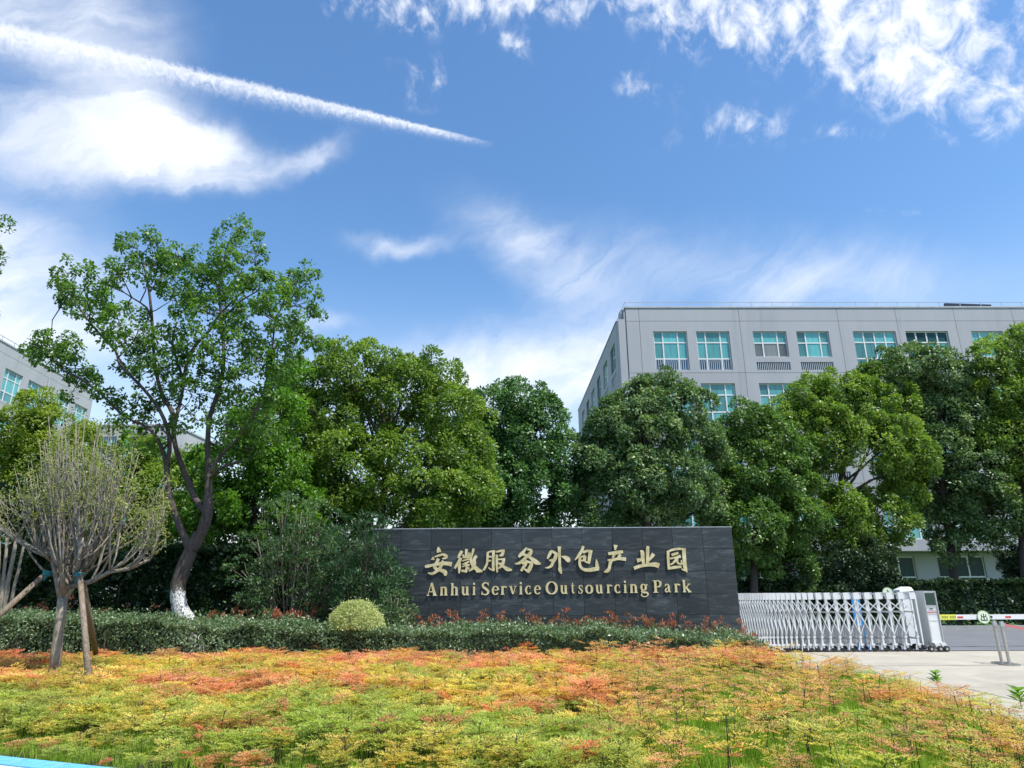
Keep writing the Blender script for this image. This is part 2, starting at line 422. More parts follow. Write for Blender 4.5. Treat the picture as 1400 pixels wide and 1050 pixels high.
def facade_panel(x0, x1, z0, z1, holes, th=.14, gap=.012, name='wall_panel'):
    """cladding panel in the x-z plane (outer face y=0) with real openings and reveals"""
    m = MB(); x0 += gap; x1 -= gap; z0 += gap; z1 -= gap
    hs_ = [(max(a, x0), min(b, x1), max(c, z0), min(d_, z1)) for a, b, c, d_ in holes if a < x1 and b > x0 and c < z1 and d_ > z0]
    xs = sorted({x0, x1, *[h[0] for h in hs_], *[h[1] for h in hs_]}); zs = sorted({z0, z1, *[h[2] for h in hs_], *[h[3] for h in hs_]})
    for xa, xb in zip(xs, xs[1:]):
        for za, zb in zip(zs, zs[1:]):
            cx, cz = (xa + xb) / 2, (za + zb) / 2
            if any(h[0] < cx < h[1] and h[2] < cz < h[3] for h in hs_): continue
            m.quad((xa, 0, za), (xb, 0, za), (xb, 0, zb), (xa, 0, zb))
    for a, b, c, d_ in hs_:
        T2 = .30
        m.quad((a, 0, c), (a, 0, d_), (a, T2, d_), (a, T2, c)); m.quad((b, 0, d_), (b, 0, c), (b, T2, c), (b, T2, d_))
        m.quad((a, 0, d_), (b, 0, d_), (b, T2, d_), (a, T2, d_)); m.quad((b, 0, c), (a, 0, c), (a, T2, c), (b, T2, c))
    m.quad((x0, 0, z0), (x0, 0, z1), (x0, th, z1), (x0, th, z0)); m.quad((x1, 0, z1), (x1, 0, z0), (x1, th, z0), (x1, th, z1))
    m.quad((x0, 0, z1), (x1, 0, z1), (x1, th, z1), (x0, th, z1)); m.quad((x1, 0, z0), (x0, 0, z0), (x0, th, z0), (x1, th, z0))
    return m.mesh(name)
CACHE = {}
def window(parent, x0, x1, z0, z1, cols, rows, M, mats, kind=None, louvre_rows=(), seed=0):
    """white frame with mullions (window) and each pane a sub-part; cols/rows are fractions"""
    key = (round(x1 - x0, 3), round(z1 - z0, 3), tuple(cols), tuple(rows))
    if key not in CACHE:
        w, h = x1 - x0, z1 - z0; m = MB(); fw = .09
        cx = [0] + [c * w for c in np.cumsum(cols)]; rz = [0] + [r * h for r in np.cumsum(rows)]
        for i, c in enumerate(cx):
            t = fw if 0 < i < len(cx) - 1 else .06
            c0 = max(0.003, min(w - .003 - t, c - t / 2)); m.box(c0, c0 + t, .12, .20, .003, h - .003)
        for i, r_ in enumerate(rz):
            t = fw if 0 < i < len(rz) - 1 else .06
            r0 = max(.003, min(h - .003 - t, r_ - t / 2))
            for a, b in zip(cx, cx[1:]): m.box(a + .045, b - .045, .125, .195, r0, r0 + t)
        panes = []
        for a, b in zip(cx, cx[1:]):
            for ri, (c, e) in enumerate(zip(rz, rz[1:])):
                p = MB().box(a + .03, b - .03, .155, .175, c + .03, e - .03).mesh('pane'); panes.append((p, ri))
        CACHE[key] = (m.mesh('window'), panes)
    fm, panes = CACHE[key]
    f = link('window', fm, m_frame, parent); f.matrix_basis = M @ Matrix.Translation((x0, 0, z0))
    for i, (p, ri) in enumerate(panes):
        mt = mats[ri] if isinstance(mats, (list, tuple)) else mats
        me = p.copy() if p.materials and p.materials[0] != mt else p
        if len(me.materials) == 0: me.materials.append(mt)
        elif me.materials[0] != mt: me.materials[0] = mt
        o = bpy.data.objects.new('pane', me); COL.objects.link(o); o.parent = f
        if ri in louvre_rows:
            xs_ = [v.co.x for v in me.vertices]; zs_ = [v.co.z for v in me.vertices]
            lm = MB(); a, b, c, e = min(xs_), max(xs_), min(zs_), max(zs_); k = max(3, int((b - a) / .13))
            for q_ in range(k): xx = a + (b - a) * (q_ + .5) / k; lm.box(xx - .022, xx + .022, .10, .15, c + .02, e - .02)
            lv = lm.build('louvre', m_louv, f)
    return f
def grille(parent, x0, x1, z0, z1, M):
    m = MB(); k = int((x1 - x0) / .13)
    for q_ in range(k + 1): xx = x0 + (x1 - x0 - .05) * q_ / k; m.box(xx, xx + .05, .03, .09, z0, z1)
    o = m.build('louvre_grille', m_louv, parent); o.matrix_basis = M
    b2 = MB().box(x0, x1, .16, .18, z0, z1).build('grille_back', m_core, parent); b2.matrix_basis = M

BY = 43.0
byaw = R(.8)
B0 = at(855, 423, BY)                                   # top left corner of the front
MR = Matrix.Rotation(byaw, 4, 'Z'); MR.translation = Vector((B0.x, BY, 0))
def bx(u, v=470):                                        # photo column -> distance along the front
    r_ = ray(u, v); n_ = MR.to_3x3() @ Vector((0, 1, 0)); o_ = Vector((B0.x, BY, 0)) - Vector((0, 0, CAMZ))
    t = o_.dot(n_) / r_.dot(n_); p = Vector((0, 0, CAMZ)) + r_ * t
    return (MR.inverted() @ p)
ROOFZ = bx(900, 421).z
rb = empty('right_office_building', (B0.x, BY, 0), byaw)
rb.name = 'office_building'
tag(rb, 'grey five-storey office block with teal windows behind the trees on the right', 'building')
I4 = Matrix.Identity(4)
BW = 46.0
jx = [0.0] + [bx(u, 439).x for u in (874, 1011, 1146, 1226, 1306)]
step = jx[-1] - jx[-2]; big = jx[3] - jx[2]
jx += [jx[-1] + step, jx[-1] + 2 * step, jx[-1] + 2 * step + big, jx[-1] + 2 * step + 2 * big]
BW = jx[-1]
zt = bx(950, 453).z; fl = (zt - bx(990, 524).z)
zj1 = bx(950, 439).z; zj2 = bx(950, 509.7).z
wins = []
for a, b in ((893, 939), (951.5, 997), (1029, 1075), (1088.6, 1133)): wins.append((bx(a, 455).x, bx(b, 455).x, 3))
wins.append((bx(1166, 455).x, bx(1224.6, 455).x, 4)); wins.append((bx(1238, 455).x, bx(1296, 455).x, 4))
wins.append((bx(1328, 455).x, bx(1371, 455).x, 3)); w0 = wins[0][1] - wins[0][0]
for k in range(3): s0 = jx[7] + .8 + k * (w0 + .9); wins.append((s0, s0 + w0, 3))
hfull = zt - bx(940, 506).z                              # tall window with its louvred foot
hshort = zt - bx(1060, 488).z; hg0 = zt - bx(1060, 495).z
nfl = 5
holes_f = {}
for k in range(nfl - 1):                                  # floors 5..2
    top = zt - k * fl; hs_ = []
    for i, (a, b, c) in enumerate(wins):
        if i in (2, 3, 6, 8):
            hs_.append((a, b, top - hshort, top)); hs_.append((a, b, top - hfull, top - hg0))
            window(rb, a, b, top - hshort, top, [.28, .44, .28], [.56, .44], I4, [m_glass if (k, i) != (0, 2) else m_screen, m_glass])
            grille(rb, a, b, top - hfull, top - hg0, I4)
        else:
            hs_.append((a, b, top - hfull, top))
            cols = [.28, .44, .28] if c == 3 else [.25] * 4
            low = m_glassb if i in (0, 1) and k == 0 else m_glass
            window(rb, a, b, top - hfull, top, cols, [.30, .42, .28], I4, [low, m_glass, m_glassd if (k == 0 and i == 5) else m_glass], louvre_rows=(0,) if i in (0, 1) and k == 0 else ())
    holes_f[k] = hs_
lvl = [ROOFZ, zj1] + [zj2 - k * fl for k in range(3)]
zg = bx(1300, 753).z                                      # underside of the overhang
lvl.append(zg)
for (za, zb) in zip(lvl[1:], lvl):
    for a, b in zip(jx, jx[1:]):
        hs_ = [h for k in holes_f for h in holes_f[k]]
        me = facade_panel(a, b, za, zb, hs_); me.materials.append(m_clad)
        link('wall_panel', me, None, rb)
BD = 26.0
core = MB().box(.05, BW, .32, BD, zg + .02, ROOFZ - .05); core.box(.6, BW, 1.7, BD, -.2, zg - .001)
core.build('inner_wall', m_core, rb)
sf = MB().box(0.02, BW, .15, 1.69, zg - .03, zg + .015); sf.build('soffit', m_clad, rb)
cp = MB().box(-.06, BW + .05, -.05, .40, ROOFZ - .003, ROOFZ + .10).box(-.06, .34, .41, BD, ROOFZ - .003, ROOFZ + .10); cp.build('roof_coping', surf('coping', (.42, .43, .46), .6), rb)
MB().box(.35, BW, .41, BD, ROOFZ - .2, ROOFZ - .1).build('roof', m_core, rb)
# ground floor behind the overhang: recessed wall, windows, pipe
gz1 = zg - .04
gw = []
x = .9
while x < BW - 5:
    gw.append((x + .5, x + 3.6)); x += 4.6
ghole = [(a, b, .75, gz1 - .25) for a, b in gw]
Mg = Matrix.Translation((0, 1.45, 0))
pm = facade_panel(.6, BW, -.15, gz1, ghole, th=.2); pm.materials.append(m_clad); o = link('ground_floor_wall', pm, None, rb); o.matrix_basis = Mg
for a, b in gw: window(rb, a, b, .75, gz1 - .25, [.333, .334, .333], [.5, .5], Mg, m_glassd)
for u in (1385, 1180, 1010):
    p = bx(u, 780).x * 1.03; MB().tube([(p, 1.36, -.1), (p, 1.36, gz1)], .06, 8).build('drain_pipe', m_frame, rb)
# side elevation (faces left); pier at the corner
MS = Matrix.Rotation(R(-90), 4, 'Z')                       # x-z panel -> plane facing -x ; local x runs along -(-y)
MS = Matrix(((0, 1, 0, 0), (-1, 0, 0, 0), (0, 0, 1, 0), (0, 0, 0, 1)))
SX = -.55; Mside = Matrix.Translation((SX, 0, 0)) @ Matrix(((0, 1, 0, 0), (-1, 0, 0, BD), (0, 0, 1, 0), (0, 0, 0, 1)))
shs = []; swx = []
sy = 1.9
for k in range(6): swx.append((BD - sy - 2.1, BD - sy)); sy += 3.75
RS = ROOFZ - .75
for k in range(nfl - 1):
    top = zt - k * fl - .1
    for i, (a, b) in enumerate(swx):
        if i in (0, 1):
            shs += [(a, b, top - hshort, top), (a, b, top - hfull, top - hg0)]
            window(rb, a, b, top - hshort, top, [.28, .44, .28], [.56, .44], Mside, m_glass); grille(rb, a, b, top - hfull, top - hg0, Mside)
        else:
            shs.append((a, b, top - hfull, top)); window(rb, a, b, top - hfull, top, [.28, .44, .28], [.30, .42, .28], Mside, m_glass)
sj = [0.0, 7.6, 15.1, 22.5, BD - .95]
for za, zb in zip([-.1, zg] + lvl[4:1:-1] , [zg] + lvl[4:1:-1] + [RS]):
    for a, b in zip(sj, sj[1:]):
        if zb - za < .1: continue
        me = facade_panel(a, b, za, zb, shs); me.materials.append(m_clad); o = link('wall_panel', me, None, rb); o.matrix_basis = Mside
c2 = MB().box(SX + .32, .04, .9, BD, -.1, RS); c2.build('side_core', m_core, rb)
MB().box(SX - .04, .03, .85, BD, RS + .002, RS + .10).build('side_coping', m_clad, rb)
pr = MB().box(SX + .0, -.10, .02, .88, -.1, RS - .1).box(-.30, .0, .30, 1.2, RS - .1, ROOFZ - .01).box(-.14, -.02, .06, .16, -.1, ROOFZ - .1); pr.build('corner_pier', m_clad, rb)
# rail along the roof edge
xr = 0.0
rl = MB().bar((0, .12, ROOFZ + .48), (BW, .12, ROOFZ + .48), .035); rl.bar((0, .12, ROOFZ + .48), (0, BD, ROOFZ + .48), .035); rl.build('roof_rail', m_louv, rb)
pmesh = MB().box(-.017, .017, .105, .135, .10, .47).mesh('rail_post'); pmesh.materials.append(m_louv)
for k in range(int(BW / 1.5)): o = link('rail_post', pmesh, None, rb); o.location = (k * 1.5 + .05, 0, ROOFZ)
for k in range(1, 14): o = link('rail_post', pmesh, None, rb); o.location = (.02, k * 1.8, ROOFZ)
hx = bx(1308, 418).x
hm = MB(); hm.bar((hx, 1.2, ROOFZ + .42), (hx + 3.4, 1.2, ROOFZ + .30), .16, .9); hm.box(hx + .3, hx + .4, 1.1, 1.2, ROOFZ, ROOFZ + .35); hm.box(hx + 2.8, hx + 2.9, 1.1, 1.2, ROOFZ, ROOFZ + .3); hm.build('roof_solar_panel', plain('solar_dark', (.02, .025, .04), .3), rb)

# ---- left building: a long face turned to the right, receding
LA = atz(0, 465.5, ROOFZ); LB = atz(99, 521.5, ROOFZ)
ldir = (LB - LA); ldir.z = 0; ldir.normalize()
lyaw = math.atan2(ldir.y, ldir.x)
L0 = LA - ldir * 14
ML = Matrix.Rotation(lyaw, 4, 'Z'); ML.translation = Vector((L0.x, L0.y, 0))
lb = empty('office_building', (L0.x, L0.y, 0), lyaw)
tag(lb, 'pale grey office block with teal windows cut off by the left edge of the photo', 'building')
# the outer face is on local -y side: looks to +x
def lx(u, v):
    r_ = ray(u, v); n_ = ML.to_3x3() @ Vector((0, 1, 0)); o_ = Vector((L0.x, L0.y, 0)) - Vector((0, 0, CAMZ))
    t = o_.dot(n_) / r_.dot(n_); return ML.inverted() @ (Vector((0, 0, CAMZ)) + r_ * t)
LLEN = lx(128, 540).x
lt = lx(8, 502.6).z; lw = []
a0_, a1_ = lx(8, 503).x, lx(32, 514).x
ww = a1_ - a0_; b0_ = lx(40, 519).x; c0_ = lx(78, 540).x
lw = [(a0_ - 2 * (b0_ - a0_), 'w'), (a0_ - (b0_ - a0_), 'w'), (a0_, 'w'), (b0_, 'w'), (c0_, 'w'), (c0_ + (b0_ - a0_), 'w')]
lw = [(a, a + ww) for a, _ in lw if a > .6 and a + ww < LLEN - .4]
lh = lt - lx(20, 548).z
lh = max(2.6, min(3.1, lh)); lhs = []
for k in range(4):
    top = lt - k * fl
    for a, b in lw:
        lhs.append((a, b, top - lh, top)); window(lb, a, b, top - lh, top, [.28, .44, .28], [.30, .42, .28], I4, m_glass)
lj = [0.0, (lw[1][1] + lw[2][0]) / 2, (lw[3][1] + lw[4][0]) / 2 if len(lw) > 4 else LLEN * .7, LLEN]
lz = [-.1] + [lt + 1.0 - k * fl for k in (4, 3, 2, 1, 0)][:] + [ROOFZ]
lz = sorted(set(round(z, 3) for z in lz if z <= ROOFZ))
for za, zb in zip(lz, lz[1:]):
    for a, b in zip(lj, lj[1:]):
        if zb - za < .2: continue
        me = facade_panel(a, b, za, zb, lhs); me.materials.append(m_cladL); link('wall_panel', me, None, lb)
MB().box(.02, LLEN - .02, .32, 16, -.1, ROOFZ - .04).build('inner_wall', m_core, lb)
MB().box(-.05, LLEN + .05, -.06, .5, ROOFZ + .002, ROOFZ + .12).build('roof_coping', m_cladL, lb)
MB().box(LLEN - .019, LLEN + .04, 0.01, 16, -.1, ROOFZ - .01).build('end_wall', m_cladL, lb)
MB().bar((0, .1, ROOFZ + .5), (LLEN, .1, ROOFZ + .5), .04).build('roof_rail', m_louv, lb)
for k in range(int(LLEN / 1.6)): o = link('rail_post', pmesh, None, lb); o.location = (k * 1.6, 0, ROOFZ)
MB().tube([(lx(66, 520).x, -.06, 0), (lx(66, 520).x, -.06, lt + 1)], .05, 6).build('drain_pipe', m_louv, lb)
# lower wing seen far between the trunks
FY = 74.0
fa, fb = at(128, 583, FY), at(238, 590, FY)
fb_ = empty('annex_building', (fa.x, FY, 0)); tag(fb_, 'distant low pale block glimpsed between the branches of the tall tree', 'building')
fw_ = fb.x - fa.x; hs_ = []; ft = fa.z
for k in range(3):
    for i in range(4):
        x0 = 1.0 + i * (fw_ - 1) / 4; hs_.append((x0, x0 + 1.9, ft - 3.4 - k * 3.7, ft - 1.2 - k * 3.7))
        window(fb_, x0, x0 + 1.9, ft - 3.4 - k * 3.7, ft - 1.2 - k * 3.7, [.33, .34, .33], [.6, .4], I4, m_glass)
me = facade_panel(0, fw_, 0, ft, hs_); me.materials.append(m_cladL); link('front_wall', me, None, fb_)
MB().box(.02, fw_ - .02, .32, 12, -.1, ft - .05).build('inner_wall', m_cladL, fb_)
MB().box(-.1, fw_ + .1, -.08, 12, ft + .003, ft + .2).build('roof', m_cladL, fb_)

# ================================================================== SIGN WALL
def wz(u, v, Y=WALLY): return at(u, v, Y)
TL, TR = wz(508, 725), wz(1000, 720)
wtop = (TL.z + TR.z) / 2
wx0, wx1 = TL.x, TR.x
slope = (TR.z - TL.z) / (wx1 - wx0) * .0
def granite():
    m, T = material('dark_granite')
    tc = T.n('ShaderNodeTexCoord').outputs['Object']
    oinf = T.n('ShaderNodeObjectInfo'); oi = oinf.outputs['Random']
    tc = T.vm('ADD', tc, T.n('ShaderNodeCombineXYZ', {0: T.m('MULTIPLY', oi, 53.0), 1: T.m('MULTIPLY', oi, 17.0), 2: T.m('MULTIPLY', oi, 91.0)}).outputs[0])
    n1 = T.noise(T.vm('MULTIPLY', tc, (.7, 1, 3.5)), 2.2, 8, .72, 1.2)
    n2 = T.noise(tc, 150, 2, .5)
    c = T.ramp(n1, [(.30, (.013, .020, .023)), (.52, (.025, .033, .037)), (.72, (.085, .098, .10))])
    k = T.m('ADD', T.mapr(oi, 0, 1, .72, 1.32), T.m('MULTIPLY', T.m('SUBTRACT', n2, .5), .8))
    c = T.mix(1.0, c, T.n('ShaderNodeCombineXYZ', {0: k, 1: k, 2: k}).outputs[0], 'MULTIPLY')
    p = T.n('ShaderNodeBsdfPrincipled', {'Base Color': c, 'Roughness': T.mapr(n1, .3, .7, .42, .62), 'Specular IOR Level': .45})
    b = T.n('ShaderNodeBump', {'Strength': .12, 'Distance': .01, 'Height': n1}); T.put(p.inputs['Normal'], b)
    T.n('ShaderNodeOutputMaterial', {'Surface': p}); return m
m_gran = granite()
sw = empty('sign_wall', (wx0, WALLY, 0)); tag(sw, 'long dark granite sign wall with gold Chinese and English lettering', 'sign wall')
Wd_, ncol = wx1 - wx0, 12
MB().box(.03, Wd_ - .03, .035, .75, -.1, wtop - .03).build('wall_core', surf('mortar', (.10, .105, .11), .9), sw)
zrows = [wtop]
for v in (751.5, 781.5, 812.5, 841.5): zrows.append(wz(754, v).z)
zrows += [zrows[-1] - .57, -.08]
pw = Wd_ / ncol
for r_ in range(len(zrows) - 1):
    for c in range(ncol):
        g_ = .004; dy = rnd.uniform(0, .004)
        m = MB().box(g_, pw - g_, dy, .034, zrows[r_ + 1] - zrows[r_] + g_ * 1.3, -g_)
        m.build('stone_panel', m_gran, sw, (c * pw, 0, zrows[r_]))
for side, xx in ((0, 0.0), (1, Wd_ - .028)):
    for r_ in range(len(zrows) - 1):
        MB().box(0, .028, .036, .74, zrows[r_ + 1] + .004, zrows[r_] - .004).build('side_panel', m_gran, sw, (xx, 0, 0))
m_cap = surf('granite_top', (.30, .33, .35), .5, .1, 3)
for c in range(ncol): MB().box(.003, pw - .003, -.006, .765, 0.0015, .024).build('cap_stone', m_cap, sw, (c * pw, 0, wtop))

m_gold = None
def goldmat():
    m, T = material('brushed_pale_gold')
    tc = T.n('ShaderNodeTexCoord').outputs['Object']
    nz = T.noise(tc, 7, 4, .6)
    c = T.ramp(nz, [(.3, (.46, .38, .17)), (.55, (.66, .57, .32)), (.75, (.74, .68, .48))])
    p = T.n('ShaderNodeBsdfPrincipled', {'Base Color': c, 'Roughness': .42, 'Metallic': .25})
    T.n('ShaderNodeOutputMaterial', {'Surface': p}); return m
m_gold = goldmat()
def ribbon(mb, pts, k, depth=.045):
    """variable width stroke (x, z, width) -> raised flat bar with sides; k staggers the faces"""
    P = []
    for i in range(len(pts) - 1):
        for t in (0, .25, .5, .75):
            p0, p1, p2, p3 = (pts[max(0, i - 1)], pts[i], pts[i + 1], pts[min(len(pts) - 1, i + 2)])
            P.append([.5 * (2 * b + (c - a) * t + (2 * a - 5 * b + 4 * c - d_) * t * t + (3 * b - a - 3 * c + d_) * t ** 3) for a, b, c, d_ in zip(p0, p1, p2, p3)])
    P.append(list(pts[-1])); y = -depth - k * .0009
    Lv, Rv = [], []
    for i, (x, z, w) in enumerate(P):
        a, b = P[max(0, i - 1)], P[min(len(P) - 1, i + 1)]
        dx, dz = b[0] - a[0], b[1] - a[1]; l = math.hypot(dx, dz) or 1; nx_, nz_ = -dz / l, dx / l; w = max(w, .002)
        Lv.append((x + nx_ * w / 2, z + nz_ * w / 2)); Rv.append((x - nx_ * w / 2, z - nz_ * w / 2))
    for i in range(len(P) - 1):
        a, b, c, e = Lv[i], Lv[i + 1], Rv[i + 1], Rv[i]
        mb.quad((a[0], y, a[1]), (b[0], y, b[1]), (c[0], y, c[1]), (e[0], y, e[1]))
        mb.quad((a[0], y, a[1]), (a[0], -.004, a[1]), (b[0], -.004, b[1]), (b[0], y, b[1]))
        mb.quad((e[0], y, e[1]), (c[0], y, c[1]), (c[0], -.004, c[1]), (e[0], -.004, e[1]))
    for s_, e_ in ((0, 0), (-1, -1)):
        a, b = Lv[s_], Rv[e_]; mb.quad((a[0], y, a[1]), (b[0], y, b[1]), (b[0], -.004, b[1]), (a[0], -.004, a[1]))
CH = [
 ((576, 742), [[(490,125,30),(500,200,100),(512,280,128)],[(342,410,25),(335,495,115)],[(385,412,34),(500,370,60),(640,340,62),(722,395,92),(690,442,62),(605,460,36)],
   [(497,455,90),(450,560,84),(390,690,100),(460,765,78),(600,800,100),(690,860,120),(692,950,60)],[(630,515,70),(585,640,84),(510,770,84),(400,850,80),(300,892,70),(195,862,26)],[(110,692,62),(200,672,90),(350,640,70),(600,600,100),(760,600,104),(878,622,130)]]),
 ((618, 742), [[(292,235,80),(230,340,84),(170,440,36)],[(262,430,86),(190,570,90),(75,740,54)],[(225,570,70),(216,720,84),(208,885,36)],[(415,185,70),(408,420,80)],[(318,345,50),(345,440,54)],[(505,285,80),(488,420,76)],[(340,425,44),(515,425,50)],
   [(285,530,28),(400,492,44),(510,468,34)],[(490,535,50),(400,590,50),(300,622,26)],[(388,560,50),(422,700,60),(405,840,74)],[(300,692,30),(420,640,44),(505,650,70)],[(275,800,60),(430,825,80)],[(395,690,50),(500,745,60)],
   [(622,175,68),(592,300,62),(540,470,74),(600,640,100),(740,775,110),(875,825,50)],[(712,375,80),(640,480,96),(650,620,84),(590,740,80),(485,815,34)],[(690,830,40),(800,835,50)]]),
 ((656, 742), [[(230,290,70),(222,450,64),(200,620,66),(105,795,56)],[(205,290,36),(330,250,50),(440,250,60)],[(395,245,86),(388,480,76),(388,700,80),(400,815,60)],[(395,785,60),(310,762,44),(248,715,26)],[(245,412,48),(345,398,40)],[(235,520,60),(330,515,40)],
   [(465,272,46),(580,240,62),(715,225,50)],[(672,235,90),(640,345,90),(560,372,40)],[(490,345,76),(490,600,70),(500,855,46)],[(520,482,40),(730,468,54)],[(692,475,80),(660,600,90),(590,700,64),(525,742,34)],[(535,580,50),(620,635,84),(700,700,76),(800,762,110),(925,785,44)]]),
 ((698, 742), [[(465,140,36),(380,250,80),(300,340,100),(230,415,54)],[(480,195,56),(595,215,60),(565,310,110),(480,385,90),(380,480,80),(270,575,84),(130,612,26)],[(350,330,64),(470,375,84),(580,440,84),(700,540,134),(800,590,94),(875,614,16)],
   [(325,600,60),(460,550,60),(590,580,80),(590,650,104),(540,760,110),(500,865,60)],[(500,825,80),(400,755,40)],[(462,495,76),(430,620,84),(370,710,84),(300,815,66)]]),
 ((740, 742), [[(300,218,50),(250,310,90),(175,465,46)],[(300,240,60),(380,290,74),(468,335,54)],[(432,335,90),(390,460,104),(330,560,84),(290,660,84),(200,712,56),(105,722,16)],[(225,512,40),(330,500,80)],
   [(515,112,110),(515,200,84),(520,400,78),(530,650,72),(540,780,108),(577,895,26)],[(570,393,18),(690,430,110),(765,490,140),(790,560,70)]]),
 ((780, 738), [[(358,180,76),(330,290,84),(250,430,84),(125,582,26)],[(355,372,56),(470,322,72),(625,335,60)],[(572,330,104),(545,480,94),(530,610,84),(525,690,50)],[(540,665,64),(400,622,40)],[(280,500,56),(420,455,60)],[(412,465,86),(388,620,84)],[(290,600,46),(400,592,50)],
   [(270,500,66),(258,650,76),(280,760,78),(365,850,84),(520,868,100),(700,842,110),(815,852,50)],[(735,565,18),(752,700,90),(768,830,112)]]),
 ((820, 738), [[(450,150,120),(435,300,36)],[(235,400,70),(340,392,90),(500,368,104),(660,345,70)],[(410,430,76),(360,520,54)],[(590,420,76),(530,505,84)],[(215,582,36),(350,580,80),(500,545,74),(660,550,94),(745,562,100)],[(312,600,104),(282,730,82),(262,830,90),(200,900,92),(112,925,24)]]),
 ((860, 738), [[(310,330,50),(370,360,110),(385,500,104),(410,720,80)],[(535,185,80),(525,300,95),(525,500,92),(525,740,92)],[(345,565,84),(220,600,110)],[(695,405,110),(635,500,84),(560,605,34)],[(130,822,90),(280,765,90),(450,732,80),(620,715,104),(760,715,134),(855,750,130)]]),
 ((900, 738), [[(272,325,72),(275,550,78),(292,860,56)],[(235,355,46),(400,290,62),(600,262,60),(772,280,56)],[(722,290,104),(740,600,104),(762,800,104),(818,940,24)],[(650,835,36),(760,882,60)],[(290,822,70),(450,792,80),(655,772,60)],
   [(372,440,76),(565,378,66)],[(325,542,50),(480,512,54),(635,475,90)],[(542,500,66),(430,655,60),(322,725,26)],[(532,530,50),(540,650,60),(600,692,50),(695,690,36)],[(645,585,30),(662,690,46)]])]
NAMES_CH = len(CH)
for (ox, oy), strokes in CH:
    mb = MB(); c0 = wz(ox + 25, oy + 25)
    for k, st in enumerate(strokes):
        pts = []
        for (a, b, w) in st:
            p = wz(ox + a / 21, oy + b / 21); pts.append((p.x - c0.x, p.z - c0.z, w / 21 * pxm(770, WALLY)))
        ribbon(mb, pts, k)
    mb.build('chinese_character', m_gold, sw, (c0.x - wx0, 0, c0.z))
